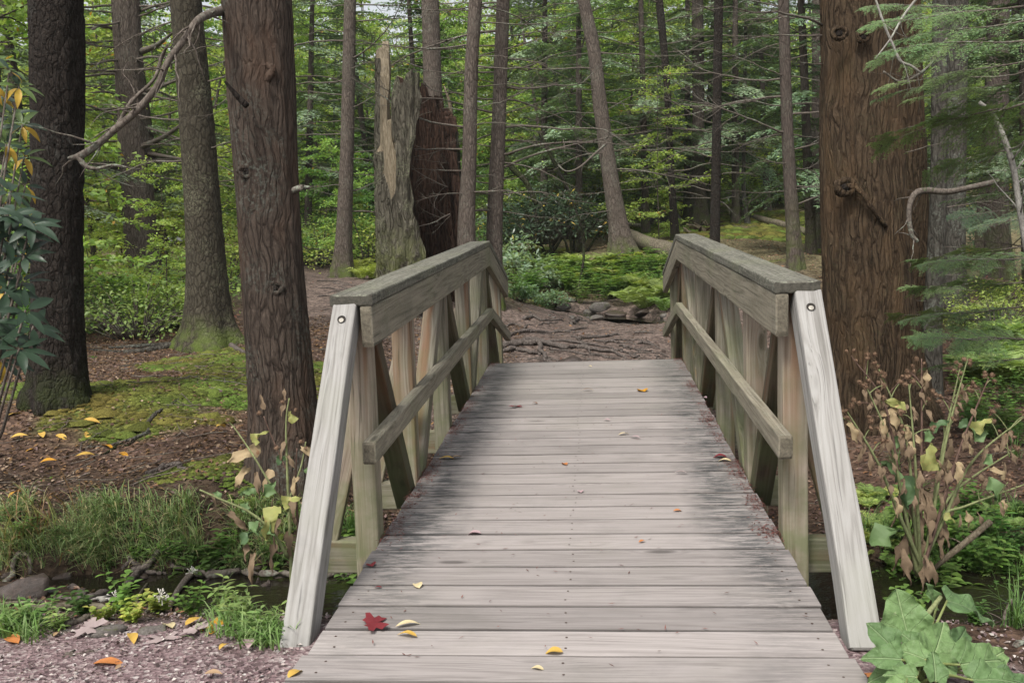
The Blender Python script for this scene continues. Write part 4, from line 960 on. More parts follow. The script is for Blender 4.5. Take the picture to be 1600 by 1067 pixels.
SAP = [(150, 12.5, 'sapling with bright leaves right of the black trunk'), (255, 11.5, 'sapling spreading bright leaves left of the mossy trunk'), (30, 9.5, 'sapling half hidden by the rhododendron'), (200, 17.5, 'sapling in front of the many limbed hemlock, farther back'), (350, 16, 'sapling between the mossy trunk and the reddish hemlock'), (115, 15, 'sapling low behind the black trunk'),
       (500, 21, 'sapling above the small falls left of the slim hemlock'), (570, 20, 'sapling filling the gap right of the slim hemlock'), (600, 23, 'sapling close behind the broken snag'), (515, 26, 'sapling far up the stream'),
       (1000, 25, 'sapling right of the leaning trunk'), (1030, 21, 'light leaved sapling by the thin dark stem'), (1210, 29, 'sapling lit green behind the mossy slope'), (750, 26, 'sapling between snag and slender trunks'), (840, 27, 'sapling above the rhododendron clump'), (1180, 33, 'sapling at the back of the mossy slope')]
for px, D, lab in SAP:
    q = PV(px, 400, D); tree_copy('sapling', SV[rs.randint(3)], q[0], q[1], lab, 'sapling', None, rs.uniform(.75, 1.0)*(1 if D > 14 else .55))
def bush(px, py, var, sc, label, group=None, name='shrub', cat='shrub', dz=0):
    q, d = hit(px, py); return tree_copy(name, var, q[0], q[1], label, cat, group, sc, z=q[2]+dz)
for (px, py, k, sc, lab) in [(215, 528, 0, 1.15, 'rounded green bush between the black trunk and the mossy one'), (160, 520, 2, .95, 'low dark green bush right beside the black trunk'), (262, 512, 1, .8, 'light green bush touching the mossy trunk'), (175, 490, 1, 1.2, 'leafy bush behind the rounded bush'), (110, 505, 0, 1.0, 'bush hidden behind the black trunk'), (300, 480, 0, 1.3, 'bush behind the mossy trunk'), (20, 540, 2, .9, 'bush under the rhododendron'), (350, 455, 1, 1.4, 'bush at the bend left of the reddish hemlock'),
                        (495, 415, 0, 1.6, 'green bush on the stream bank left of the slim hemlock'), (575, 420, 1, 1.7, 'yellow green bush right of the slim hemlock'), (625, 415, 1, 1.5, 'yellow green bush left of the snag foot'), (560, 400, 0, 2.0, 'broad bush farther behind the slim hemlock'), (480, 395, 2, 2.0, 'dark bush far up the left stream bank'), (600, 395, 2, 2.0, 'darker bush farther back beside the snag'), (700, 420, 2, 1.6, 'bush between the snag and the slender trunks'), (750, 400, 0, 1.8, 'bush behind the slender trunks'),
                        (1180, 322, 0, 2.0, 'bush at the back of the mossy slope'), (1230, 318, 2, 2.0, 'dark bush at the back of the mossy slope, right'), (1000, 330, 2, 2.2, 'dark bush beyond the fallen log'), (1560, 520, 1, .8, 'light bush under the hanging hemlock boughs')]:
    bush(px, py, BV[k], sc, lab)
for (px, py, k, sc, lab) in [(850, 405, 0, 1.15, 'large dark rhododendron clump on the far stream bank'), (805, 402, 1, 1.0, 'dark rhododendron at the left of the large clump'), (895, 398, 1, .9, 'dark rhododendron at the right of the large clump'), (910, 360, 0, 1.0, 'dark rhododendron up the bank behind the clump')]:
    t = bush(px, py, RV[k], sc, lab, dz=.35)
    b = np.array(t.location)
    for j in range(5):
        a0 = rs.uniform(0, 2*PI); q, r = crooked((rs.normal(0, .15), rs.normal(0, .15), -.5), (math.cos(a0)*.45, math.sin(a0)*.45, 1), 1.3, .045, rs, 0, 8, .12)
        link('stem', tube_mesh('stem', [tube(q, np.maximum(r, .015), 6)], M_BARK_DARK), t)
for (px, py, k, sc, lab) in [(806, 440, 0, 1.25, 'pale silvery green shrub at the stream, left of the ferns'), (845, 452, 1, 1.3, 'low silvery plant leaning over the stream'), (865, 476, 1, .8, 'small silvery plant on stones at the edge of the path'), (815, 470, 1, .9, 'silvery plant close behind the left handrail end')]:
    bush(px, py, PV_[k], sc, lab)
def ferns(n, xr, yr, sc, label, group, cols=(0, 1, 2), test=None):
    for _ in range(n):
        px, py = rs.uniform(*xr), rs.uniform(*yr)
        if test and not test(px, py): continue
        q, d = hit(px, py); o = link('fern', FV[cols[rs.randint(len(cols))]], None, q, (rs.normal(0, .1), rs.normal(0, .1), rs.uniform(0, 6)), sc*rs.uniform(.7, 1.25))
        tag(o, label, 'fern', group)
ferns(170, (800, 1050), (415, 488), 1.0, 'light green fern in the bed on the far stream bank', 'ferns on the far stream bank', test=lambda x, y: y < 432+(x-800)*.2 or x > 980)
ferns(40, (560, 720), (418, 440), 1.0, 'yellow green fern around the foot of the broken snag', 'ferns by the broken snag', (1,))
ferns(70, (1390, 1600), (800, 965), .22, 'small fern on the shady bank behind the dead burdock', 'ferns behind the burdock', (2,))
ferns(24, (1530, 1600), (470, 600), .8, 'fern on the forest floor at the right edge', 'ferns at the right edge', (0, 2))
ferns(16, (130, 300), (470, 520), .9, 'fern beside the rounded green bush', 'ferns by the green bush')
ferns(24, (1330, 1420), (770, 900), .26, 'small fern beside the right end brace', 'ferns by the right brace', (1, 2))

# near hemlock boughs, needle by needle
def needle_spray(rs, L, twigs=26, nl=.017, nw=.0045, base=(.085, .155, .07)):
    pts, rad = crooked((0, 0, 0), (1, 0, .05), L, .006, rs, .35, 22, .05); T = [tube(pts, rad, 6)]; C, Dd, Nn = [], [], []
    def needles(q0, td, l, up):
        m = max(6, int(l/.0052)); t = np.linspace(.05, 1, m)[:, None]; q = q0+td*t*l+np.array([0, 0, -1.])*t**2*l*.18
        ts = np.cross(up, td)
        for e in (-1, 1): C.append(q); Dd.append(nrm(td*.45+e*ts+rs.normal(0, .12, (m, 3)))); Nn.append(nrm(up+rs.normal(0, .25, (m, 3))))
    for k in range(twigs):
        i = rs.randint(2, 22); ax = nrm(pts[i]-pts[i-1]); up = nrm(np.array([0, 0, 1.])-ax*ax[2]); sd = np.cross(up, ax); s_ = (-1)**k
        td = nrm(ax*.8+s_*sd*rs.uniform(.6, 1.1)+up*rs.uniform(-.25, .1)); l = L*rs.uniform(.22, .42)*(1.15-i/22)
        q, r = crooked(pts[i], td, l, .0022, rs, .3, 8, .07); T.append(tube(q, r, 4))
        for j in range(1, 9, 2):
            a2 = nrm(q[j]-q[j-1]); s2 = np.cross(up, a2)
            for e in (-1, 1): needles(q[j-1], nrm(a2*.8+e*s2*.8+rs.normal(0, .08, 3)), l*.33*(1.1-j/9)+.015, up)
        needles(q[-2], nrm(q[-1]-q[-2]), .05, up)
    C, Dd, Nn = np.vstack(C), np.vstack(Dd), np.vstack(Nn); N = len(C)
    v, f = cards(C, Dd, Nn, nl*rs.uniform(.7, 1.15, N), nw)
    return tube_mesh('twigs', T, M_TWIG), mesh_np('needles', v, f, M_NEEDLE, col=leafcol(rs, N, base, .25, (.16, .21, .08), .12))
NS = [needle_spray(np.random.RandomState(500+i), .8, base=[(.12, .20, .085), (.155, .24, .09), (.09, .14, .08)][i]) for i in range(3)]  # last needle set has its shade put into a darker colour
BOUGHS = []
def bough(px, py, D, az, sc, k, label, el=0, group=None, lab_cat='branch', roll=0):
    p = PV(px, py, D); t = empty('hemlock_bough', p, label, 'hemlock bough', group); t.rotation_euler = (roll, -el, az+YAW); t.scale = (sc*(.62 if k == 2 else .9),)*3
    link('twigs', NS[k][0], t); link('needles', NS[k][1], t); BOUGHS.append((group, py, t))
rs = np.random.RandomState(31)
for i, (px, py, D, az, sc, k) in enumerate([(1610, 95, 4.6, 2.9, 1.0, 1), (1625, 30, 4.9, 3.2, 1.1, 0), (1540, 60, 4.8, 2.7, .8, 1), (1500, 10, 5.0, 3.4, .8, 0), (1640, 150, 4.7, 3.0, 1.2, 1), (1580, 130, 4.5, 3.3, .75, 1), (1500, 120, 4.7, 2.9, .6, 0), (1640, 215, 5.2, 3.1, 1.0, 0), (1450, 20, 5.2, 3.0, .5, 0), (1600, 10, 4.4, 3.0, 1.0, 1), (1560, 170, 4.6, 2.8, .8, 1), (1660, 60, 4.3, 3.3, 1.2, 0),
                                     (1640, 260, 6, 3.0, 1.1, 2), (1600, 300, 7, 3.2, 1.3, 2), (1660, 330, 6, 3.1, 1.2, 2), (1630, 230, 7.5, 2.9, 1.3, 2), (1560, 330, 8, 3.3, 1.3, 2)]):
    bough(px, py, D, az, sc, k, 'fine needled hemlock bough hanging in from the upper right corner' if k != 2 else 'darker hemlock bough in shade at the right, below the bright ones', el=-.15+rs.uniform(-.1, .1), group='bright hemlock boughs at upper right' if k != 2 else 'shaded hemlock boughs at right', roll=rs.choice([-1, 1])*rs.uniform(.1, .8))
for i, (px, py, D, az, sc, k) in enumerate([(1600, 385, 5.6, 3.0, .9, 1), (1570, 420, 5.8, 3.3, .9, 1), (1620, 440, 5.5, 2.9, 1.0, 1), (1590, 480, 5.7, 3.1, 1.0, 0), (1550, 500, 6.0, 3.0, .9, 1), (1620, 530, 5.6, 3.2, 1.1, 1), (1530, 455, 6.2, 2.8, .7, 1), (1600, 560, 5.9, 3.0, .9, 0), (1540, 400, 6.2, 3.2, .7, 0), (1640, 400, 5.2, 3.1, 1.0, 0), (1565, 530, 5.6, 3.3, .8, 0)]):
    bough(px, py, D, az, sc, k, 'fresh green hemlock bough of the low tree at the right edge', el=rs.uniform(-.2, .1), group='low fresh hemlock boughs at right', roll=rs.choice([-1, 1])*rs.uniform(.1, .8))
ORD = ['highest', 'second highest', 'third highest', 'fourth highest', 'fifth highest', 'sixth highest', 'seventh highest', 'eighth highest', 'ninth highest', 'tenth highest', 'eleventh highest', 'lowest']
for g_, txt in (('bright hemlock boughs at upper right', 'of the bright feathery hemlock boughs in the upper right corner'), ('low fresh hemlock boughs at right', 'of the fresh green boughs of the low tree at right'), ('shaded hemlock boughs at right', 'of the shaded boughs below the bright ones at right')):
    L_ = sorted([(py, i, t) for i, (g, py, t) in enumerate(BOUGHS) if g == g_], key=lambda q: q[:2])
    for n_, (py, i, t) in enumerate(L_): t['label'] = (ORD[n_] if n_ < len(L_)-1 else 'lowest')+' '+txt
px_tree('hemlock_tree', 'young hemlock just outside the right frame edge that carries the low green boughs', 'tree', [(1690, 640, 40), (1672, 400, 34), (1655, 200, 30), (1650, 0, 26)], M_BARK_GREY, D=5.2, step=.05, n=48, ridge=.06, seed=87)
# bare grey twigs over the giant trunk and at the right
M_PALETWIG = bark_mat('pale_twig_bark', (.42, .40, .36), (.20, .185, .165), 20, .6, lichen=.6, lichen_c=(.42, .46, .36), dist=.003, bump=.4)
def twig_obj(rows, label, cat='branch', name='bare_branch', tw=6, mat=None, seed=3):
    base = P(*rows[0][:3]); o = px_limb(name, None, base, rows, mat or M_PALETWIG, 7, tw, np.random.RandomState(seed), 26)
    o.location = base; return tag(o, label, cat)
twig_obj([(1365, -10, 4.7, 3), (1380, 35, 4.7, 4), (1395, 70, 4.7, 4), (1406, 95, 4.7, 4), (1425, 104, 4.7, 4), (1440, 115, 4.7, 3)], 'forked pale twig crossing the top of the giant trunk', tw=5, seed=4)
twig_obj([(1440, -12, 4.7, 4), (1412, 25, 4.7, 4), (1392, 60, 4.7, 3), (1368, 92, 4.7, 2)], 'straight pale twig slanting down over the giant trunk', tw=2, seed=5)
twig_obj([(1605, 400, 4.9, 8), (1592, 320, 4.9, 9), (1585, 270, 4.9, 9), (1572, 225, 4.9, 9), (1552, 180, 4.9, 8), (1530, 160, 4.9, 6)], 'crooked pale branch hanging down at the right frame edge', tw=8, seed=6)
twig_obj([(1560, 283, 6.4, 8), (1520, 292, 6.4, 9), (1480, 300, 6.4, 10), (1445, 298, 6.4, 10), (1428, 305, 6.4, 10), (1420, 330, 6.4, 8), (1424, 365, 6.4, 7), (1434, 378, 6.4, 6)], 'lichen covered branch curling down beside the giant trunk', tw=8, mat=M_TWIG, seed=7)
twig_obj([(1480, 60, 5.2, 4), (1450, 105, 5.2, 5), (1410, 128, 5.2, 4), (1380, 112, 5.2, 3)], 'thin dark twig in front of the giant trunk, upper right', tw=5, mat=M_TWIG, seed=9)
# leaning dead stems in the middle distance
for rows, lab, m in [([(775, 222, 19, 10), (800, 262, 19, 10), (822, 285, 19, 9), (838, 320, 19, 7)], 'dark dead stem leaning right above the rhododendron clump', M_BARK_DARK),
                     ([(928, 345, 21, 7), (1000, 352, 22, 5)], 'thin dead pole resting beyond the leaning trunk', M_TWIG),
                     ([(842, 205, 21, 6), (870, 262, 21, 6), (890, 300, 21, 5)], 'thin dark dead stem leaning left of the bent trunk', M_BARK_DARK),
                     ([(946, 226, 17.6, 4), (930, 240, 17.4, 3.5), (905, 262, 17.3, 3), (885, 268, 17.2, 3), (872, 258, 17.2, 2)], 'crooked dead branch hanging left of the bent trunk', M_TWIG),
                     ([(888, 300, 18, 3), (905, 345, 18, 3), (912, 400, 18, 4), (900, 470, 16.5, 3)], 'thin dark sapling stem rising through the ferns', M_BARK_DARK)]:
    twig_obj(rows, lab, tw=3, mat=m, name='fallen_pole', seed=int(rows[0][0]))
print('LEAFY', sum(v[2] for v in HV+DV+SV+BV+RV+PV_))

# ------------------------------------------------------------------ roots on the far path
def zz(x, y): return (760+x/4.638, 360+y/4.638)          # positions noted on an enlarged crop
ROOTS = [([(135, 855), (250, 838), (330, 835), (385, 855), (400, 905), (430, 950), (465, 990)], 26), ([(130, 880), (240, 880), (340, 900), (380, 915)], 20), ([(280, 812), (430, 848), (560, 862), (690, 850), (760, 880), (880, 895), (1010, 940)], 22),
         ([(250, 800), (420, 808), (600, 815), (760, 838), (860, 855), (905, 868)], 13), ([(165, 775), (260, 748), (370, 745), (480, 748), (600, 735), (745, 712)], 15), ([(655, 800), (800, 780), (900, 770), (990, 762)], 15),
         ([(780, 802), (900, 815), (1000, 818), (1085, 838)], 9), ([(1090, 822), (1160, 832), (1235, 835)], 10), ([(1075, 868), (1180, 880), (1260, 900), (1310, 925)], 8), ([(990, 848), (1050, 860), (1110, 880)], 10), ([(600, 682), (655, 652), (700, 660), (790, 690)], 12),
         ([(700, 828), (750, 890), (830, 912), (930, 918)], 9), ([(1080, 935), (1090, 900), (1108, 868)], 7), ([(270, 655), (330, 632), (430, 655), (550, 655)], 14), ([(1235, 915), (1245, 950), (1262, 972)], 6), ([(440, 870), (600, 885), (720, 905), (860, 925), (1000, 945)], 10),
         ([(500, 730), (620, 745), (700, 742)], 8), ([(380, 690), (450, 680), (520, 672)], 7), ([(270, 720), (290, 690), (330, 685)], 8), ([(140, 700), (200, 690), (240, 700)], 10), ([(840, 830), (960, 800), (1090, 800), (1180, 815)], 7), ([(1080, 750), (1170, 745), (1200, 748)], 7), ([(620, 770), (700, 812), (760, 860)], 7), ([(300, 940), (420, 930), (520, 955)], 6), ([(900, 870), (1000, 880), (1060, 935)], 8), ([(1170, 800), (1240, 850), (1290, 880)], 5)]
rs = np.random.RandomState(77)
def lay(rows, name, label, cat, mat, lift=.35, group=None, nn=34, tip=.45, wig=.012, kind=None, sides=8, parts=None):
    pts = []; rad = []
    for (px, py, w) in rows:
        q, d = hit(px, py); r = w/2*d/FPX; pts.append(q); rad.append(r)
    pts = smooth_path(pts, nn); rad = smooth_path(np.array([[r, 0, 0] for r in rad]), nn)[:, 0]*np.linspace(1, tip, nn)
    pts[:, :2] += wig*np.stack([vnoise(np.arange(nn)*.35, 0, 0, int(rows[0][0])), vnoise(np.arange(nn)*.35, 5, 0, int(rows[0][1]))], -1)*3
    pts[:, 2] = np.maximum(H(pts[:, 0], pts[:, 1]), WATER_Z)+rad*(lift+.5*vnoise(np.arange(nn)*.22, 2, 0, int(rows[0][0])))
    pts[0, 2] -= rad[0]*1.2; pts[-1, 2] -= rad[-1]*1.5
    base = pts[nn//2].copy(); v, f = tube(pts, rad, sides, disp=lambda i, a: .28*vnoise(i*.3, np.cos(a)*1.5, np.sin(a)*1.5, int(rows[0][0]+7)))
    o = link(name, mesh_np(name, v-base, fixquads(f), mat, smooth=True), None, base); return tag(o, label, cat, group)
for i, (r, w) in enumerate(ROOTS):
    lab = {0: 'thick pale root bending down towards the crest of the bridge, leftmost', 2: 'longest thick root winding across the middle of the far path', 4: 'dark root crossing behind the left handrail end'}.get(i, 'exposed root snaking across the trodden far path')
    lay([(*zz(a, b), w/4.638*2.0) for a, b in r], 'exposed_root', lab, 'root', M_ROOT, lift=.95, group='exposed roots on the far path')
for k in range(16):
    x0 = rs.uniform(800, 1040); y0 = rs.uniform(500, 568); dx = rs.uniform(20, 70)*rs.choice([-1, 1])
    lay([(x0, y0, 1.8), (x0+dx*.5, y0+rs.uniform(-4, 4), 2.2), (x0+dx, y0+rs.uniform(-6, 6), 1.2)], 'exposed_root', 'thin exposed root on the trodden far path', 'root', M_ROOT, .3, 'thin roots on the far path', nn=14, sides=6)
for k in range(26):
    y0 = rs.uniform(438, 500); x0 = rs.uniform(485, 620)-(y0-438)*.3; dx = rs.uniform(25, 90)
    lay([(x0, y0, 3), (x0+dx*.5, y0+rs.uniform(-5, 5), 3.4), (x0+dx, y0+rs.uniform(-3, 6), 2)], 'exposed_root', 'exposed root on the path bend left of the bridge', 'root', M_ROOT, .4, 'roots on the path bend', nn=16, sides=6)
lay([(120, 700, 3), (220, 686, 6), (240, 664, 9), (262, 640, 9), (290, 622, 7)], 'exposed_root', 'pale root curving over the mossy mound behind the black trunk', 'root', M_BARK_GREY, .5)
lay([(225, 745, 5), (262, 732, 14), (288, 738, 8)], 'exposed_root', 'humped brown root at the near edge of the mossy mound', 'root', M_ROOT, .4)
lay([(150, 712, 3), (190, 700, 5), (222, 680, 5)], 'fallen_stick', 'dark stick lying on the moss in front of the pale root', 'stick', M_BARK_DARK, .5)
lay([(272, 596, 2.5), (305, 615, 3)], 'fallen_stick', 'thin dark stick across the moss in front of the scaly tree', 'stick', M_BARK_DARK, .8)

# ------------------------------------------------------------------ stones
s = NT('stone'); v_ = s.objvec(); cst = s.ramp(s.noise(v_, 6, 6, .7), [(.3, (.07, .06, .055)), (.6, (.16, .145, .13)), (.8, (.24, .225, .2))])
cst = s.mix(s.mr(s.noise(v_, 2.3, 4, .6), .55, .7, 0, .7), cst, (.10, .12, .04)); M_STONE = s.finish(cst, .85, s.bump(s.noise(v_, 18, 6, .7), .6, .02), .25)
s = NT('wet_stone'); v_ = s.objvec(); M_WET = s.finish(s.ramp(s.noise(v_, 7, 5, .7), [(.3, (.022, .016, .013)), (.7, (.085, .062, .05))]), .35, s.bump(s.noise(v_, 16, 6, .7), .5, .02), .5)
def rock_mesh(seed, mat):
    rs = np.random.RandomState(seed); bm = []
    import bmesh
    b = bmesh.new(); bmesh.ops.create_icosphere(b, subdivisions=3, radius=1)
    v = np.array([p.co[:] for p in b.verts]); f = np.array([[q.index for q in fc.verts] for fc in b.faces]); b.free()
    for _ in range(9):
        n = nrm(rs.normal(0, 1, 3)); dd = rs.uniform(.55, .85); h = v@n; v = v-np.clip(h-dd, 0, None)[:, None]*n
    v = v*(1+.12*fbm(v[:, 0]*2, v[:, 1]*2, v[:, 2]*2, 3, seed))[:, None]
    return mesh_np('stone', v, f, mat, smooth=False)
ROCK = [rock_mesh(i, M_STONE) for i in range(5)]; WROCK = [rock_mesh(i+9, M_WET) for i in range(4)]
def stone(px, py, w, h, label, wet=False, group=None, dep=1.0, sink=.35):
    q, d = hit(px, py); q[2] = max(q[2], WATER_Z-.01); r = w/2*d/FPX; hz = h*d/FPX
    o = link('stone', (WROCK if wet else ROCK)[rs.randint(4)], None, q+[0, 0, hz*(.5-sink*.5)], (rs.uniform(-.2, .2), rs.uniform(-.2, .2), rs.uniform(0, 6)), (r*1.25, r*dep, hz*.7)); return tag(o, label, 'stone', group)
stone(46, 930, 72, 34, 'brown wedge shaped rock at the left end of the near stream', True)
stone(240, 994, 46, 20, 'grey flat stone on the verge between gravel and stream'); stone(168, 990, 52, 16, 'long tan stone on the verge, left of the grey flat one')
stone(893, 572, 46, 18, 'dark stone half hidden behind the crest of the deck', True)
stone(937, 484, 30, 16, 'largest pale stone beside the far stream'); stone(918, 491, 16, 8, 'small angular stone left of the largest pale one'); stone(932, 500, 20, 8, 'rounded stone on the path in front of the far stream'); stone(893, 472, 14, 8, 'stone in the far stream under the silvery plant')
stone(965, 493, 34, 8, 'flat dark slab lying in the far stream', True); stone(1005, 492, 30, 8, 'mossy slab under the right edge of the fern bed', True); stone(880, 482, 22, 9, 'mossy round stone beside the silvery plant'); stone(1038, 496, 12, 8, 'small pale stone at the right end of the far stream')
stone(893, 497, 14, 4, 'flat pale stone set in the edge of the far path')
stone(1020, 352, 50, 26, 'large moss topped boulder beyond the fallen log'); stone(1052, 352, 30, 20, 'smaller mossy boulder left of the reddish hemlocks')
for k in range(46):
    if k < 12: a, b, w = rs.uniform(800, 1045), rs.uniform(488, 500), rs.uniform(3, 10)
    else: a, b, w = rs.uniform(790, 1000), rs.uniform(545, 572), rs.uniform(2, 6)
    stone(a, b, w, w*.4, 'small stone embedded in the far path', False, 'small stones on the far path')
for k in range(26): stone(rs.uniform(0, 520), rs.uniform(905, 962), rs.uniform(8, 26), rs.uniform(5, 12), 'small dark wet stone in the near stream', True, 'wet stones in the near stream')
for k in range(16): stone(rs.uniform(485, 530), rs.uniform(300+70, 400), rs.uniform(14, 34), rs.uniform(6, 12), 'dark stone in the small falls up the far stream', True, 'stones of the small falls')
# splintered wood pile at the foot of the pinkish hemlock
for k in range(22):
    px, py = rs.uniform(1078, 1112), rs.uniform(350, 368); q, d = hit(px, py); a = rs.uniform(0, 2*PI); l = rs.uniform(.15, .45)
    p1 = q+[math.cos(a)*l, math.sin(a)*l, rs.uniform(0, .18)]; pts = np.array([q, (q+p1)/2, p1]); v, f = tube(pts-q, [.03, .035, .02], 5)
    tag(link('wood_chunk', mesh_np('wood_chunk', v, fixquads(f), M_BAREWOOD if rs.rand() < .4 else M_ROT), None, q+[0, 0, .03]), 'piece of split wood heaped at the foot of the pinkish hemlock', 'wood chunk', 'split wood at the foot of the pinkish hemlock')
# sticks lying in the near stream
for rows, lab, m in [([(0, 912, 10), (20, 908, 12), (48, 905, 9)], 'short broken stick on the bank at the left frame edge', M_TWIG), ([(90, 940, 5), (150, 932, 13), (230, 925, 13), (308, 908, 7)], 'reddish barkless stick slanting out of the near stream', M_ROOT),
                     ([(10, 950, 6), (60, 956, 12), (130, 958, 14), (200, 956, 9), (230, 945, 5)], 'mossy log lying along the near edge of the stream', M_LOG), ([(120, 946, 5), (165, 942, 7), (228, 952, 5)], 'pale forked stick in front of the reddish one', M_PALETWIG),
                     ([(232, 960, 6), (290, 942, 11), (330, 934, 13), (385, 936, 13), (440, 936, 11), (500, 950, 10)], 'long curved branch lying towards the left end brace', M_TWIG), ([(190, 892, 5), (215, 905, 10), (232, 914, 9), (262, 920, 5)], 'crooked root sticking out of the far bank of the near stream', M_ROOT),
                     ([(60, 985, 6), (100, 980, 11), (150, 974, 10)], 'half buried branch beside the gravel', M_TWIG), ([(100, 1028, 4), (130, 1024, 5), (165, 1022, 3)], 'small dry twig lying on the gravel', M_TWIG), ([(20, 1052, 2), (80, 1048, 3), (140, 1052, 2)], 'thin curved twig on the gravel', M_PALETWIG),
                     ([(480, 952, 8), (520, 940, 9), (560, 950, 7)], 'stick in the stream beneath the bridge', M_TWIG)]:
    lay(rows, 'fallen_stick', lab, 'stick', m, lift=1.1, nn=26, tip=.8)
twig_obj([(1452, 895, 4.15, 5), (1480, 870, 4.1, 9), (1515, 842, 4.1, 10), (1548, 814, 4.1, 10)], 'broken pale stick leaning through the dead burdock', 'stick', 'fallen_stick', 1, M_BAREWOOD, 3)
twig_obj([(1570, 1030, 3.3, 6), (1572, 990, 3.3, 6), (1570, 962, 3.3, 6), (1582, 935, 3.3, 5)], 'upright grey twig at the bottom right corner', 'stick', 'fallen_stick', 1, M_TWIG, 3)
lay([(1575, 1008, 10), (1600, 1006, 13), (1640, 1004, 14)], 'fallen_stick', 'thick stick cut by the right frame edge, near the corner', 'stick', M_TWIG, .8, nn=10)

# ------------------------------------------------------------------ leaves
def leaf_geo(kind, L, W, curl=.3, seed=0):
    rs = np.random.RandomState(seed)
    if kind == 'maple':
        pr = [(0, 0), (12, .30), (30, .62), (38, .95), (52, .80), (66, .86), (80, .50), (96, .92), (110, .98), (122, .66), (140, .72), (150, .42), (168, .40), (180, .16)]
        o = [(r*math.sin(math.radians(a)), -r*math.cos(math.radians(a))) for a, r in pr]
        out = [(x, y) for x, y in o]+[(-x, y) for x, y in o[-2:0:-1]]
        # tip at +y, stalk at -y
        out = [(0, -.18)]+[(x*W, y*L*.62+.25*L) for x, y in out[1:]] if False else [(x*W*.62, (y)*L*.55) for x, y in out]
        v = [(0, 0, 0)]+[(x, y, 0) for x, y in out]; n = len(out)
        f = [(0, 1+k, 1+(k+1) % n) for k in range(n)]
        v = np.array(v)+0.; r = np.hypot(v[:, 0], v[:, 1]); v[:, 2] = curl*r*(.25+.35*np.sin(np.arctan2(v[:, 1], v[:, 0])*3+seed))+.004
        return v, f
    t = np.linspace(0, 1, 8)
    prof = {'oval': np.sin(PI*t**.85)**.8, 'narrow': np.sin(PI*t**.8), 'heart': np.clip(np.sin(PI*np.clip(t*.93+.07, 0, 1)**.62), 0, 1)**.7}[kind]
    v = []; f = []
    for i, tt in enumerate(t):
        z = curl*L*(math.sin(tt*PI)*.35-tt*tt*.25)
        for s_ in (-1, -.5, 0, .5, 1):
            v.append((s_*prof[i]*W/2, tt*L, z+abs(s_)*prof[i]*W*.18*curl*2+rs.uniform(-.03, .03)*W))
        if i: f += [(i*5+k-5, i*5+k-4, i*5+k+1, i*5+k) for k in range(4)]
    return np.array(v), f
def leaf_material(name, c, vein=None, rough=.55, spots=None, trans=.12):
    s = NT(name); v = s.objvec(3); tcx = [nd for nd in s.t.nodes if nd.type == 'TEX_COORD'][0].outputs['Object']
    col = s.mix(s.mr(s.noise(v, 25, 4, .6), .3, .7, 0, .55), c, tuple(x*.66 for x in c))
    if spots: col = s.mix(s.mr(s.noise(v, 60, 3, .6), .60, .68, 0, .8), col, spots)
    if vein:
        sx = s.n('ShaderNodeSeparateXYZ'); s.l(tcx, sx.inputs[0]); ax = s.math('ABSOLUTE', sx.outputs[0])
        mid = s.mr(ax, .0015, .004, 1, 0)
        w = s.math('FRACT', s.math('MULTIPLY', s.math('SUBTRACT', sx.outputs[1], s.math('MULTIPLY', ax, .8)), vein))
        lat = s.mr(s.math('ABSOLUTE', s.math('SUBTRACT', w, .5)), .44, .5, 0, .7)
        col = s.mix(s.math('MAXIMUM', mid, lat), col, tuple(min(1, x*1.7+.03) for x in c))
    s.finish(col, rough, s.bump(s.noise(v, 90, 3, .6), .25, .003), .35)
    tr = s.n('ShaderNodeBsdfTranslucent'); s.l(col, tr.inputs[0]); mx = s.n('ShaderNodeMixShader'); mx.inputs[0].default_value = trans
    s.l(s.b.outputs[0], mx.inputs[1]); s.l(tr.outputs[0], mx.inputs[2]); s.l(mx.outputs[0], s.out.inputs[0]); return s.m
LM = {k: leaf_material('leaf_'+k, c, rough=.6) for k, c in dict(red=(.16, .02, .025), yellow=(.52, .33, .07), cream=(.55, .46, .27), orange=(.45, .17, .05), pink=(.42, .30, .31), brown=(.17, .085, .045), tan=(.36, .24, .14), amber=(.50, .24, .015), greypink=(.34, .27, .26)).items()}
_lc = {}
def leaf_mesh(kind, L, W, curl, mat, seed):
    k = (kind, L, W, curl, mat, seed)
    if k not in _lc:
        v, f = leaf_geo(kind, L, W, curl, seed); _lc[k] = mesh_np('leaf', v, f, LM[mat], smooth=True)
    return _lc[k]
def deck_hit(px, py):
    d = np.arange(2.2, 9, .004); q = P(px, py, 1)-CAM_LOC; p = CAM_LOC+d[:, None]*q
    s_ = p[:, 2] < zd(p[:, 1]); i = int(np.argmax(s_)); return p[i]
def put_leaf(px, py, mesh, label, rz, group=None, deck=True, tilt=.12, sc=1.0, lift=.006):
    q = deck_hit(px, py) if deck else hit(px, py)[0]
    o = link('fallen_leaf', mesh, None, q+[0, 0, lift], (rs.uniform(-tilt, tilt), rs.uniform(-tilt, tilt), rz), sc); return tag(o, label, 'leaf', group)
rs = np.random.RandomState(88)
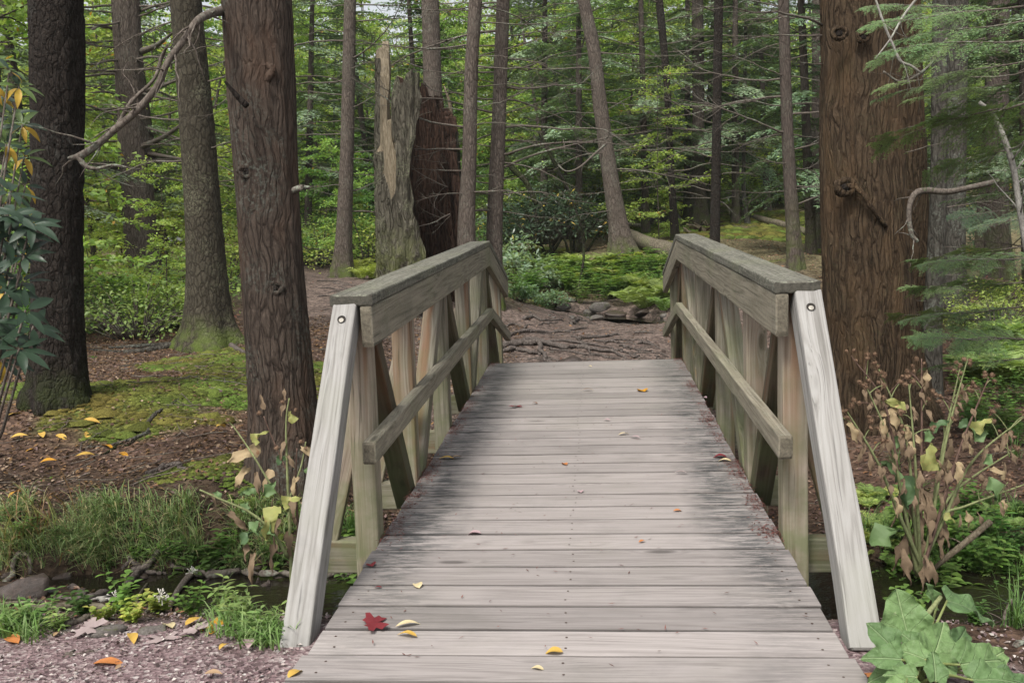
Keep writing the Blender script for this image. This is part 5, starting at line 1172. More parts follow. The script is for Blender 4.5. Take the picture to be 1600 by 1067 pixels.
for (px, py, k, L, W, m, rz, lab) in [
    (584, 978, 'maple', .115, .11, 'red', 1.9, 'crimson maple leaf lying near the left edge of the deck'), (618, 981, 'narrow', .085, .022, 'cream', -1.2, 'cream leaf touching the right side of the crimson maple leaf'), (652, 997, 'narrow', .07, .026, 'yellow', 1.3, 'pale yellow leaf just below the crimson maple leaf'),
    (655, 921, 'oval', .05, .035, 'cream', .4, 'small curled whitish leaf above the crimson maple leaf'), (686, 718, 'narrow', .10, .034, 'yellow', -1.5, 'yellow leaf at the foot of the left handrail, left of a pair'), (704, 718, 'narrow', .07, .03, 'tan', -1.3, 'tan leaf at the foot of the left handrail, right of a pair'),
    (752, 835, 'oval', .062, .045, 'pink', 1.5, 'pale pinkish leaf left of the deck centre'), (885, 728, 'oval', .045, .032, 'orange', .5, 'small orange leaf in the middle of the deck'), (908, 771, 'oval', .038, .03, 'pink', .2, 'tiny whitish pink leaf on the middle of the deck'), (966, 681, 'narrow', .075, .025, 'cream', -1.2, 'cream leaf in the upper middle of the deck'), (984, 685, 'narrow', .07, .024, 'pink', -1.9, 'pinkish leaf right of the cream one in the upper middle'),
    (954, 658, 'narrow', .05, .02, 'pink', 1.2, 'small pink leaf above the cream one'), (1007, 613, 'oval', .09, .08, 'amber', .3, 'round amber leaf near the crest of the deck'), (806, 637, 'maple', .085, .08, 'red', .6, 'small dark red leaf at upper left of the deck'), (928, 611, 'narrow', .09, .022, 'tan', 1.57, 'tan leaf near the crest, left of the amber one'), (1052, 800, 'narrow', .045, .02, 'orange', -1.3, 'little orange leaf right of the deck centre'),
    (998, 849, 'narrow', .03, .016, 'orange', -1.2, 'tiny orange leaf right of centre on the near deck'), (880, 1021, 'oval', .055, .036, 'yellow', 1.5, 'yellow leaf over the lowest clear plank joint'), (850, 1049, 'narrow', .038, .02, 'cream', 1.4, 'small cream leaf on the nearest plank'), (1136, 716, 'oval', .07, .05, 'red', 1.4, 'dark red leaf at the foot of the right handrail'), (1143, 722, 'narrow', .07, .03, 'cream', 1.2, 'cream leaf just under the dark red one at the right handrail'),
    (1075, 741, 'narrow', .07, .018, 'greypink', 1.5, 'greyish leaf on the right half of the deck'), (1104, 623, 'oval', .05, .03, 'pink', .5, 'pink leaf against the right handrail near the crest'), (450, 1062, 'narrow', .06, .035, 'yellow', -.5, 'yellow leaf on the left corner of the nearest plank'), (840, 632, 'narrow', .05, .02, 'brown', .9, 'small brown leaf at upper left of the deck'), (925, 574, 'narrow', .04, .02, 'cream', 1, 'cream leaf on the crest plank'),
    (582, 887, 'oval', .05, .04, 'red', .5, 'reddish leaf caught beside the foot of the nearest left post'), (597, 920, 'narrow', .03, .012, 'red', 1.5, 'tiny red leaf left of the curled whitish one')]:
    put_leaf(px, py, leaf_mesh(k, L, W, .35, m, 1), lab, rz)
for (px, py) in [(135, 690), (105, 692), (150, 716), (68, 688), (34, 773), (20, 802), (15, 690), (10, 655), (160, 700), (6, 632), (330, 655), (352, 672), (130, 660), (12, 712), (40, 710), (185, 712), (60, 730)]:
    put_leaf(px, py, leaf_mesh('narrow', .13, .045, .3, ['yellow', 'amber', 'yellow', 'tan'][rs.randint(4)], 2), 'long yellow leaf fallen on the forest floor near the black trunk', rs.uniform(0, 6), 'long yellow leaves on the left forest floor', False, .35, 1.0, .02)
for (px, py, k, L, m, lab) in [(140, 990, 'maple', .14, 'greypink', 'pale pinkish leaf on the verge left of the grey flat stone'), (205, 998, 'oval', .10, 'yellow', 'folded yellow leaf on the verge beside the grey flat stone'), (258, 1008, 'maple', .12, 'greypink', 'pale grey ragged leaf at the gravel edge'), (306, 992, 'maple', .12, 'greypink', 'greyish leaf on the verge left of the orange one'), (332, 990, 'maple', .12, 'amber', 'orange curled leaf on the verge near the end brace'), (345, 980, 'oval', .1, 'pink', 'mauve leaf behind the orange curled one'), (358, 1015, 'oval', .07, 'yellow', 'yellow leaf on gravel right of the verge leaves'), (385, 1008, 'oval', .12, 'pink', 'pinkish curled leaf beside the green tuft at the end brace'), (270, 990, 'narrow', .12, 'cream', 'cream leaf lying behind the pale ragged one'), (290, 986, 'narrow', .12, 'yellow', 'buff leaf behind the greyish one'), (30, 1014, 'narrow', .12, 'orange', 'orange brown leaf on gravel at far left'), (146, 1046, 'narrow', .13, 'orange', 'orange leaf on the gravel in front of the stones'), (195, 1046, 'narrow', .08, 'tan', 'small tan leaf on gravel right of the orange one'), (85, 1003, 'oval', .06, 'tan', 'tan leaf on gravel edge beneath the grass'), (320, 1062, 'narrow', .07, 'tan', 'tan leaf on the gravel by the lower frame edge'), (1380, 1062, 'maple', .14, 'orange', 'orange red leaf under the big burdock leaves')]:
    put_leaf(px, py, leaf_mesh(k, L, L*(.9 if k == 'maple' else .4), .28, m, 3), lab, rs.uniform(0, 6), None, False, .22, .85, .02)

# leaf litter, needles and twigs: nobody could count them
def scatter(name, label_kind, n, xr, yr, size, cols, mat, ok=None, lift=.008, seed=0, aspect=.5, tilt=.35, warp=0):
    rs = np.random.RandomState(seed); px = rs.uniform(*xr, n*3); py = rs.uniform(*yr, n*3)
    x, y = px, py; m = np.ones(n*3, bool)
    if ok is not None: m = ok(x, y, rs)
    x, y = x[m][:n], y[m][:n]; n = len(x); z = H(x, y)+lift*rs.uniform(.3, 1.5, n)
    a = rs.uniform(0, 2*PI, n); d = nrm(np.stack([np.cos(a), np.sin(a), rs.normal(0, tilt, n)], -1)); nn_ = nrm(np.stack([rs.normal(0, tilt, n), rs.normal(0, tilt, n), np.ones(n)], -1))
    L = size*rs.uniform(.5, 1.4, n); v, f = cards(np.stack([x, y, z], -1), d, nn_, L, L*aspect*rs.uniform(.6, 1.2, n), .15)
    ci = rs.randint(0, len(cols), n); c = np.array(cols)[ci]*(1+.35*rs.uniform(-1, 1, (n, 1)))
    return tag(link(name, mesh_np(name, v, f, mat, col=np.repeat(np.clip(c, .004, 1), 4, 0))), kind='stuff')
LIT = [(.12, .066, .045), (.16, .09, .06), (.085, .048, .036), (.19, .13, .09), (.28, .20, .15), (.06, .04, .034), (.22, .12, .06), (.13, .085, .08)]
nogo = lambda x, y, rs: ((y > .8)) & ~((np.abs(x) < 1.0) & (y < 6.4))
scatter('leaf_litter', None, 46000, (-7, -.8), (1.9, 9.5), .034, LIT, M_DRY, lambda x, y, rs: (rs.rand(len(x)) > moss_w(x, y)*.62) & (x > -.55*y-3.2), seed=1)
scatter('leaf_litter', None, 26000, (.9, 6), (1.9, 9), .030, LIT, M_DRY, lambda x, y, rs: (x < .7*y+2.2), seed=2)
scatter('leaf_litter', None, 30000, (-12, 14), (9, 27), .055, LIT+[(.30, .2, .12)], M_DRY, lambda x, y, rs: (rs.rand(len(x)) > moss_w(x, y)*.8) & (rs.rand(len(x)) > path_w(x, y)*.90), seed=3)
scatter('leaf_litter', None, 1100, (-2.2, 3), (6.4, 10.5), .04, LIT+[(.36, .26, .18), (.4, .22, .1)], M_DRY, None, seed=4)
scatter('leaf_litter', None, 5000, (-4.5, 4), (.42, 2.3), .035, LIT, M_DRY, lambda x, y, rs: np.abs(x) > .95, seed=5)
scatter('gravel_stones', None, 30000, (-3.6, 3.6), (-1.6, .42), .013, [(.16, .115, .115), (.21, .15, .155), (.11, .075, .078), (.28, .23, .22), (.07, .05, .05), (.36, .32, .3)], M_DRY, lambda x, y, rs: np.abs(x) > .84, lift=.010, seed=6, aspect=.8, tilt=.5)
# red brown needles collected on the deck beside the posts
V = []; Cn = []; rsn = np.random.RandomState(9)
def needles_at(x, y, n, sx, sy):
    xs, ys = x+rsn.normal(0, sx, n), y+rsn.normal(0, sy, n); xs = np.sign(x)*np.minimum(np.abs(xs), .80) if abs(x) > .5 else xs
    V.append(np.stack([xs, ys, zd(ys)+rsn.uniform(.001, .010, n)], -1))
for sd in (-1, 1):
    for y in np.arange(.9, 4.95, .06): needles_at(sd*.775, y, 9 if rsn.rand() < .75 else 60, .024, .035)
    for y in PY[:5]: needles_at(sd*.77, y+.03, 110, .035, .06)
for k in range(260): needles_at(rsn.uniform(-.75, .75), rsn.uniform(-.1, 4.9), 1, .0, .0)
V = np.vstack(V); n = len(V); a = rsn.uniform(0, 2*PI, n); d = nrm(np.stack([np.cos(a), np.sin(a), rsn.normal(0, .15, n)], -1))
v, f = cards(V, d, np.tile([0, 0, 1.], (n, 1)), rsn.uniform(.012, .03, n), rsn.uniform(.002, .006, n))
tag(link('needle_litter', mesh_np('needle_litter', v, f, M_DRY, col=np.repeat(np.array([[.17, .075, .06]])*rsn.uniform(.5, 1.5, (n, 1)), 4, 0))), kind='stuff')

# moss: a pile of tiny domes where the moss grows
def moss_field(name, n, xr, yr, r0, r1, seed, th=.5):
    rs = np.random.RandomState(seed); x = rs.uniform(*xr, n*6); y = rs.uniform(*yr, n*6); m = moss_w(x, y) > th; x, y = x[m][:n], y[m][:n]; n = len(x)
    r = rs.uniform(r0, r1, n)*rs.uniform(.4, 1, n); z = H(x, y)
    th_ = np.linspace(0, 2*PI, 8)[:-1]; ph = [1.57, 1.0, .5]; tmpl = [(math.cos(a)*math.sin(p), math.sin(a)*math.sin(p), math.cos(p)) for p in ph for a in th_]+[(0, 0, 1)]
    tm = np.array(tmpl); F = [(i*7+k, i*7+(k+1) % 7, (i+1)*7+(k+1) % 7, (i+1)*7+k) for i in range(2) for k in range(7)]; F3 = [(14+k, 14+(k+1) % 7, 21, 21) for k in range(7)]
    v = tm[None]*r[:, None, None]*np.array([1, 1, .42])+np.stack([x, y, z-.12*r], -1)[:, None]; v = v+.06*r[:, None, None]*rs.normal(0, 1, v.shape)
    f = (np.array(F)[None]+np.arange(n)[:, None, None]*22).reshape(-1, 4); f3 = (np.array([q[:3] for q in F3])[None]+np.arange(n)[:, None, None]*22).reshape(-1, 3)
    c = np.array([.115, .135, .03])*rs.uniform(.45, 1.3, (n, 1))*(1+.25*fbm(x*2, y*2, 0, 2, 3)[:, None]*[-1, 1, 0]); c = np.repeat(c, 22, 0)
    me = mesh_np(name, v.reshape(-1, 3), f.tolist()+f3.tolist(), M_MOSS, col=c, smooth=True)
    tag(link(name, me), kind='stuff')
s = NT('moss_cushion'); at = s.n('ShaderNodeAttribute', attribute_name='Col'); p = s.pos()
M_MOSS = s.finish(s.vmath('SCALE', at.outputs['Color'], sc=s.mr(s.noise(p, 90, 4, .7), .3, .7, .45, 1.5)), .95, s.bump(s.noise(p, 150, 4, .75), 1.0, .012), .1)
moss_field('moss', 13000, (-6, -1), (2, 9.5), .010, .04, 1, .45); moss_field('moss', 230, (-5.5, -1), (2.5, 9.5), .05, .12, 5, .55); moss_field('moss', 5000, (-2, 13), (14, 30), .05, .2, 2, .35); moss_field('moss', 900, (-5, 5), (1.9, 7), .015, .05, 3, .25)

# grass
def grass(name, n, pos_fn, L, w, cols, seed, droop=1.0):
    rs = np.random.RandomState(seed); b = pos_fn(rs, n); n = len(b); a = rs.uniform(0, 2*PI, n); d = np.stack([np.cos(a), np.sin(a)-.5], -1); l = L*rs.uniform(.35, 1.35, n); dr = droop*rs.uniform(.3, 1.1, n)
    V = []; t = np.array([0, .35, .7, 1.]); sd = np.stack([-np.sin(a), np.cos(a), np.zeros(n)], -1)
    for k, tt in enumerate(t):
        off = np.stack([d[:, 0]*l*(tt**1.5)*dr*.75, d[:, 1]*l*(tt**1.5)*dr*.75, l*(tt-.55*dr*tt**2.2)], -1); ww = (w*(1-tt)**.6+.0004)*np.ones(n)
        V.append(b+off-sd*ww[:, None]/2); V.append(b+off+sd*ww[:, None]/2)
    v = np.stack(V, 1).reshape(-1, 3); f = (np.array([[0, 1, 3, 2], [2, 3, 5, 4], [4, 5, 7, 6]])[None]+np.arange(n)[:, None, None]*8).reshape(-1, 4)
    c = np.array(cols)[rs.randint(0, len(cols), n)]*rs.uniform(.6, 1.35, (n, 1)); return tag(link(name, mesh_np(name, v, f, M_GRASS, col=np.repeat(c, 8, 0))), kind='stuff')
def clumps(centers, per, spread):
    def fn(rs, n):
        out = []
        for (px, py, s_) in centers:
            q, d = hit(px, py); k = int(per*s_); o = np.stack([rs.normal(0, spread*s_, k), rs.normal(0, spread*.7*s_, k)], -1)+q[:2]; out.append(np.column_stack([o, H(o[:, 0], o[:, 1])]))
        return np.vstack(out)
    return fn
gr = np.random.RandomState(4)
far_bank = [(gr.uniform(-20, 300), gr.uniform(800, 885), gr.uniform(.5, 1.3)) for _ in range(30)]+[(gr.uniform(300, 470), gr.uniform(800, 900), gr.uniform(.4, .8)) for _ in range(14)]
grass('grass', 0, clumps(far_bank, 130, .045), .16, .0038, [(.15, .23, .08), (.20, .28, .10), (.25, .31, .14), (.11, .17, .06), (.36, .31, .17)], 11, 1.25)
near_v = [(gr.uniform(-20, 70), gr.uniform(960, 1005), .6) for _ in range(9)]+[(gr.uniform(330, 440), gr.uniform(960, 1005), .6) for _ in range(12)]+[(405, 1008, .8), (425, 1000, .8), (420, 1020, .6), (380, 985, .8)]
grass('grass', 0, clumps(near_v, 60, .05), .11, .006, [(.17, .27, .08), (.13, .22, .06), (.22, .3, .12)], 12)
grass('grass', 0, clumps([(gr.uniform(490, 560), gr.uniform(820, 960), .6) for _ in range(14)]+[(gr.uniform(1320, 1600), gr.uniform(700, 1000), .35) for _ in range(16)], 90, .05), .2, .004, [(.08, .14, .04), (.11, .18, .05)], 13)
grass('grass', 0, clumps([(40, 845, 1.2), (80, 835, 1.2), (20, 855, 1)], 26, .05), .30, .008, [(.22, .27, .08), (.32, .28, .12), (.26, .17, .08)], 14, 1.2)

# small leafy herbs
def herb_variant(seed, h, nst, L, W, col, alt=None, altp=.1):
    rs = np.random.RandomState(seed); T, C, Dd, Nn = [], [], [], []
    for k in range(nst):
        a = rs.uniform(0, 2*PI); pts, rad = crooked((rs.normal(0, .01), rs.normal(0, .01), 0), (math.cos(a)*.45, math.sin(a)*.45, 1), h*rs.uniform(.6, 1.1), .0028, rs, .1, 7, .08); T.append(tube(pts, rad, 4))
        for j in range(2, 8):
            b0 = rs.uniform(0, PI)
            for e in (0, PI):
                d = nrm(np.array([math.cos(b0+e), math.sin(b0+e), .25])); C.append(pts[j]); Dd.append(d); Nn.append(nrm(np.array([-d[0]*.3, -d[1]*.3, 1])+rs.normal(0, .15, 3)))
    C, Dd, Nn = np.array(C), np.array(Dd), np.array(Nn); N = len(C); l = L*rs.uniform(.6, 1.15, N); s_ = nrm(np.cross(Dd, Nn)); V = []
    for t, w in ((0, .08), (.25, .8), (.5, 1), (.78, .62), (1, .02)):
        p = C+Dd*(l*t)[:, None]-Nn*(l*t*t*.22)[:, None]
        V += [p-s_*(W*w/2)+Nn*.12*W*w, p, p+s_*(W*w/2)+Nn*.12*W*w]
    v = np.stack(V, 1).reshape(-1, 3); q = [[r*3+k, r*3+k+1, r*3+k+4, r*3+k+3] for r in range(4) for k in range(2)]; f = (np.array(q)[None]+np.arange(N)[:, None, None]*15).reshape(-1, 4)
    c = leafcol(rs, N, col, .3, alt, altp)[::4]; return tube_mesh('stems', T, M_GRASSY), mesh_np('foliage', v, f, M_LEAF, col=np.repeat(c, 15, 0)), N
s = NT('green_stem'); M_GRASSY = s.finish((.17, .2, .07), .6, None, .3)
HB = [herb_variant(600, .22, 6, .06, .034, (.12, .22, .05)), herb_variant(601, .16, 7, .055, .036, (.26, .34, .07), (.4, .4, .1), .3), herb_variant(602, .28, 5, .085, .036, (.10, .19, .05)), herb_variant(603, .13, 8, .04, .026, (.085, .16, .04)), herb_variant(604, .2, 6, .07, .02, (.2, .3, .1))]
for (px, py, k, sc, lab) in [(185, 965, 0, .9, 'leafy herb with white seed heads beside the near stream'), (205, 975, 1, .7, 'yellow green herb in front of the white seeded one'), (165, 972, 1, .6, 'small lime herb left of the white seeded one'), (252, 960, 1, .8, 'pale herb standing before the long curved branch'), (302, 925, 2, 1.0, 'tall herb at the near stream, right of the crooked root'), (270, 880, 0, .8, 'round leaved herb on the grassy bank'), (215, 880, 0, .6, 'herb beneath the round leaved one on the bank'), (345, 905, 2, 1.0, 'bushy herb left of the withered burdock'), (365, 885, 0, 1.2, 'bushy herb at the foot of the withered burdock'), (330, 890, 3, 1.3, 'low spreading herb by the withered burdock'), (45, 845, 0, .8, 'herb on the bank among the coarse grass'), (90, 850, 3, .9, 'small herb on the bank below the yellow leaves'), (60, 985, 2, .6, 'pale narrow herb at the gravel edge, far left'), (95, 990, 4, .7, 'grey green herb beside the half buried branch'), (20, 990, 4, .8, 'grey green herb at the left frame corner'), (350, 965, 4, .9, 'light herb tuft left of the end brace'), (385, 985, 4, .9, 'light herb tuft spilling onto the gravel'), (410, 1000, 4, .8, 'light herb tuft against the left end brace'), (420, 930, 0, .9, 'herb behind the left end brace'), (435, 890, 2, .8, 'darker herb just left of the end brace'), (300, 965, 0, .7, 'low herb in front of the long curved branch'), (128, 965, 3, 1.0, 'dark creeping herb by the mossy stream log'), (395, 955, 3, 1.1, 'dark creeping herb by the end brace')]:
    q, d = hit(px, py); sc *= .78; t = empty('small_herb', q, lab, 'plant'); t.scale = (sc,)*3; t.rotation_euler = (0, 0, rs.uniform(0, 6)); link('stems', HB[k][0], t); link('foliage', HB[k][1], t)
def herbs(n, xr, yr, ks, sc, label, group):
    for _ in range(n):
        px, py = rs.uniform(*xr), rs.uniform(*yr); q, d = hit(px, py); k = ks[rs.randint(len(ks))]
        t = empty('small_herb', q, label, 'plant', group); t.scale = (sc*rs.uniform(.7, 1.3),)*3; t.rotation_euler = (0, 0, rs.uniform(0, 6)); link('stems', HB[k][0], t); link('foliage', HB[k][1], t)
herbs(60, (1385, 1600), (790, 985), (3, 0, 3), .75, 'small green herb carpeting the damp bank behind the burdock', 'herbs on the bank at lower right')
herbs(26, (1500, 1600), (590, 700), (3, 0), .8, 'small green herb on the forest floor at the right edge', 'herbs at the right edge')
herbs(10, (0, 440), (850, 900), (3, 0, 2), .5, 'small dark herb along the left stream bank', 'herbs along the left stream bank')
herbs(60, (800, 1050), (420, 480), (2, 4, 0), 1.9, 'tall light herb among the ferns on the far bank', 'herbs among the far ferns')
herbs(14, (480, 600), (820, 960), (3, 0), .7, 'small herb in the shade beside the bridge', 'herbs beside the bridge')
# white seed heads
s = NT('white_fluff'); M_WHITE = s.finish((.55, .53, .48), .9)
for (px, py) in [(178, 932), (253, 936), (300, 893), (372, 938), (250, 930)]:
    q = P(px, py, hit(px, 960)[1]-.05); T = []
    for k in range(16):
        d = nrm(rs.normal(0, 1, 3)+[0, 0, .6])*rs.uniform(.015, .035); T.append(tube(np.array([[0, 0, 0], d*.6, d]), [.0008, .001, .003], 4))
    tag(link('seed_head', tube_mesh('seed_head', T, M_WHITE), None, q), 'tuft of white seeds on a small herb by the near stream', 'flower head', 'white seed heads')

# fine twigs strewn over the forest floor
rs = np.random.RandomState(123); T = []
for k in range(900):
    if k < 520: x, y = rs.uniform(-6, -1.1), rs.uniform(2.1, 9.5)
    elif k < 760: x, y = rs.uniform(1.1, 6), rs.uniform(2.1, 9)
    else: x, y = rs.uniform(-3, 4), rs.uniform(7, 13)
    a = rs.uniform(0, 2*PI); l = rs.uniform(.06, .4); n = 4; xs = x+np.cos(a)*np.linspace(0, l, n)+rs.normal(0, .008, n); ys = y+np.sin(a)*np.linspace(0, l, n)+rs.normal(0, .008, n)
    T.append(tube(np.stack([xs, ys, H(xs, ys)+.012+rs.uniform(0, .02)], -1), rs.uniform(.0015, .005)*np.array([1, .9, .8, .5]), 4, cap=False))
v, f = join(T); tag(link('twig_litter', mesh_np('twig_litter', v, f, M_TWIG)), kind='stuff')

# ------------------------------------------------------------------ leafy plants in the foreground
def face_matrix(p, ang, lean=.5, roll=0.0, sc=1.0, rs=rs):
    """leaf frame: tip points at angle ang in the view (0 right, 90 up), blade half turned to the light"""
    n = nrm(-CF*(1-lean)+np.array([0, 0, 1.])*lean+CR*roll)
    y = math.cos(ang)*CR+math.sin(ang)*CU; y = nrm(y-n*(y@n)); x = np.cross(y, n)
    M_ = Matrix(((x[0], y[0], n[0]), (x[1], y[1], n[1]), (x[2], y[2], n[2]))).to_4x4()
    M_ = M_@Matrix.Diagonal((sc, sc, sc, 1)); M_.translation = Vector(p); return M_
def leaf_part(name, mesh, parent, M_, label=None):
    o = link(name, mesh, parent); M_ = M_.copy(); M_.translation = M_.translation-parent.location; o.matrix_basis = M_
    if label: o['label'] = label
    return o
def own_leaf(kind, L, W, curl, mat, seed):
    v, f = leaf_geo(kind, L, W, curl, seed); return mesh_np('leaf', v, f, mat, smooth=True)
# rhododendron at the left edge
M_RH = leaf_material('rhododendron_leaf', (.024, .046, .025), vein=None, rough=.42, trans=.05)
M_RHL = leaf_material('rhododendron_leaf_light', (.09, .14, .04), rough=.45, trans=.2)
M_RHY = leaf_material('rhododendron_leaf_yellow', (.50, .33, .045), rough=.5, trans=.25)
RHM = [own_leaf('narrow', .125, .036, .22, M_RH, 1), own_leaf('narrow', .115, .034, .1, M_RH, 2), own_leaf('narrow', .12, .034, .25, M_RHL, 3), own_leaf('narrow', .105, .032, .3, M_RHY, 4)]
rs = np.random.RandomState(91)
q0 = P(-40, 640, 4.0); q0[2] = Hs(q0[0], q0[1])
rh = empty('rhododendron', q0, 'rhododendron with dark glossy and yellowing leaves reaching in at the left frame edge', 'shrub')
WH = [(20, 335, 3.5, 0), (48, 350, 3.5, 0), (8, 395, 3.6, 0), (38, 400, 3.5, 0), (10, 455, 3.5, 0), (40, 485, 3.4, 0), (20, 520, 3.5, 0), (-10, 490, 3.6, 0), (30, 545, 3.4, 0), (0, 560, 3.6, 0), (-15, 430, 3.6, 0), (15, 300, 3.7, 0), (35, 440, 3.6, 0), (-20, 350, 3.7, 0), (25, 365, 3.55, 0), (0, 340, 3.5, 0), (52, 510, 3.5, 0), (-5, 530, 3.5, 0), (5, 370, 3.5, 0),
      (15, 110, 4.4, 1), (30, 135, 4.4, 1), (-5, 150, 4.5, 1), (35, 195, 4.5, 1), (10, 225, 4.4, 1), (38, 245, 4.6, 1), (-10, 270, 4.5, 1), (20, 180, 4.6, 1), (-5, 95, 4.6, 1), (40, 290, 4.7, 1), (5, 320, 4.6, 1), (30, 370, 4.4, 1), (0, 420, 4.5, 1), (45, 330, 4.8, 1), (-10, 210, 4.6, 1), (-20, 130, 4.4, 1)]
T = []
for (px, py, D, kd) in WH:
    c = P(px, py, D); axn = nrm(np.array([rs.uniform(.1, .7), rs.uniform(-.6, 0), rs.uniform(.4, 1)])); T.append(tube(smooth_path([np.array([-.45, rs.uniform(-.2, .2), max(.1, c[2]-q0[2]-.5)]), (c-q0)*.6+[-.2, 0, -.1], c-q0], 8), np.linspace(.014, .004, 8), 5))
    n_ = rs.randint(7, 10); u_ = nrm(np.cross(axn, [0.3, .2, 1])); w_ = np.cross(axn, u_); a0 = rs.uniform(0, 6)
    for k in range(n_):
        a = a0+2*PI*k/n_; d = nrm(math.cos(a)*u_+math.sin(a)*w_+axn*rs.uniform(-.35, .25)); yel = (kd == 1 and rs.rand() < .28) or (kd == 0 and rs.rand() < .05)
        if yel: d = nrm(d+[0, 0, -1.1])
        x = nrm(np.cross(d, axn)); z = np.cross(x, d)
        Mx = Matrix(((x[0], d[0], z[0]), (x[1], d[1], z[1]), (x[2], d[2], z[2]))).to_4x4(); s_ = rs.uniform(.8, 1.15)*(.95 if kd else 1); Mx = Mx@Matrix.Diagonal((s_, s_, s_, 1)); Mx.translation = Vector(c+d*.012)
        leaf_part('leaf', RHM[3] if yel else (RHM[2] if kd and rs.rand() < .6 else RHM[rs.randint(2)]), rh, Mx, 'yellow leaf' if yel else None)
link('stems', tube_mesh('stems', T, M_TWIG), rh)

# withered burdocks
def crumple(seed, L, W, mat):
    rs = np.random.RandomState(seed); v, f = leaf_geo('heart', L, W, .3, seed); t = v[:, 1]/L
    v[:, 2] += .28*W*np.sin(t*7+seed)*np.sign(v[:, 0]+1e-6)*np.abs(v[:, 0])/W*2+.10*W*vnoise(v[:, 0]*70, v[:, 1]*50, 0, seed); v[:, 0] *= .75+.3*np.sin(t*9+seed*2)
    v += .05*W*rs.normal(0, 1, v.shape); return mesh_np('leaf', v, f, mat, smooth=False)
M_WBR = leaf_material('withered_leaf', (.19, .135, .085), rough=.85, spots=(.07, .042, .028)); M_WTAN = leaf_material('withered_leaf_tan', (.34, .26, .15), rough=.8, spots=(.25, .13, .07))
M_BG = leaf_material('burdock_leaf', (.115, .185, .07), vein=None, rough=.6, trans=.18); M_BYG = leaf_material('burdock_leaf_yellowing', (.30, .31, .10), vein=None, rough=.6, spots=(.45, .30, .13), trans=.25); M_BDK = leaf_material('burdock_leaf_dark', (.07, .125, .05), vein=None, rough=.6, trans=.15)
WB = [crumple(i, .10, .034, M_WBR) for i in range(4)]+[crumple(i+7, .09, .045, M_WTAN) for i in range(2)]
GB = [crumple(21, .09, .065, M_BG), crumple(22, .10, .07, M_BYG), crumple(23, .085, .055, M_BDK)]
for _m in GB+WB: _m.polygons.foreach_set('use_smooth', np.ones(len(_m.polygons), bool))
s = NT('bur'); v_ = s.objvec(3); M_BUR = s.finish(s.ramp(s.noise(v_, 90, 4, .7), [(.3, (.06, .035, .022)), (.7, (.24, .155, .10))]), .9, None, .2)
def bur_mesh(seed):
    rs = np.random.RandomState(seed); T = []
    import bmesh
    b = bmesh.new(); bmesh.ops.create_icosphere(b, subdivisions=2, radius=.0085); v = np.array([p.co[:] for p in b.verts]); f = [tuple(q.index for q in fc.verts) for fc in b.faces]; b.free()
    V = [v]; F = list(f); n0 = len(v)
    for k in range(70):
        d = nrm(rs.normal(0, 1, 3)); u_ = nrm(np.cross(d, [.3, .5, .8])); L = rs.uniform(.013, .017)
        V.append(np.array([d*.0075+u_*.0011, d*.0075-u_*.0011, d*L+np.array([0, 0, .001])])); F.append((n0, n0+1, n0+2)); n0 += 3
    return mesh_np('bur', np.vstack(V), F, M_BUR)
BUR = [bur_mesh(i) for i in range(3)]
M_STG = bark_mat('burdock_stem', (.30, .34, .16), (.16, .17, .08), 30, .2, dist=.001, bump=.3); M_STB = bark_mat('burdock_stem_dry', (.20, .13, .10), (.08, .05, .04), 30, .2, dist=.002, bump=.5)
def burdock(name, label, base, stems, leaves, burs, cat='plant'):
    t = empty(name, base, label, cat)
    for rows, m in stems:
        v, f = tube(smooth_path([P(a, b, d)-base for a, b, d, w in rows], 22), smooth_path(np.array([[w*.34*d/FPX, 0, 0] for a, b, d, w in rows]), 22)[:, 0], 7, disp=lambda i, a: .1*vnoise(i*.8, np.cos(a)*3, np.sin(a)*3, int(rows[0][0])))
        link('stem', mesh_np('stem', v, fixquads(f), M_STG if m else M_STB, smooth=True), t)
    for (px, py, D, k, sz, ang, lean) in leaves:
        me = {'w': WB[rs.randint(4)], 't': WB[4+rs.randint(2)], 'g': GB[0], 'y': GB[1], 'd': GB[2]}[k]
        L0 = {'w': .10, 't': .09, 'g': .09, 'y': .10, 'd': .085}[k]
        leaf_part('leaf', me, t, face_matrix(P(px, py, D), math.radians(ang), lean, rs.uniform(-.4, .4), sz*D/FPX/L0), {'w': 'withered brown leaf', 't': 'dry tan leaf', 'y': 'yellowing leaf'}.get(k))
    for (px, py, D) in burs:
        o = link('bur', BUR[rs.randint(3)], t, P(px, py, D)-base, (rs.uniform(0, 6), rs.uniform(0, 6), 0), rs.uniform(.75, 1.15))
    return t
rs = np.random.RandomState(17)
D = 3.75; base = P(455, 905, D); base[2] = min(base[2], Hs(base[0], base[1])+.02)
stems = [([(456, 920, D, 9), (453, 830, D, 8), (449, 740, D, 6), (447, 660, D, 4), (452, 622, D, 3)], 1), ([(450, 870, D-.05, 8), (425, 830, D-.1, 7), (390, 800, D-.12, 6), (345, 780, D-.15, 5), (312, 765, D-.15, 4)], 1), ([(452, 800, D, 6), (420, 752, D-.05, 5), (396, 712, D-.05, 4), (366, 668, D, 3), (352, 655, D, 2)], 1),
         ([(452, 780, D, 5), (470, 730, D, 4), (478, 690, D, 3)], 1), ([(448, 735, D, 4), (428, 690, D, 3), (412, 650, D, 2)], 0), ([(452, 860, D, 5), (432, 860, D, 4), (425, 800, D, 3), (426, 780, D, 2)], 0), ([(460, 920, D+.05, 8), (466, 840, D+.05, 7), (462, 760, D+.05, 5), (464, 700, D+.05, 3)], 0)]
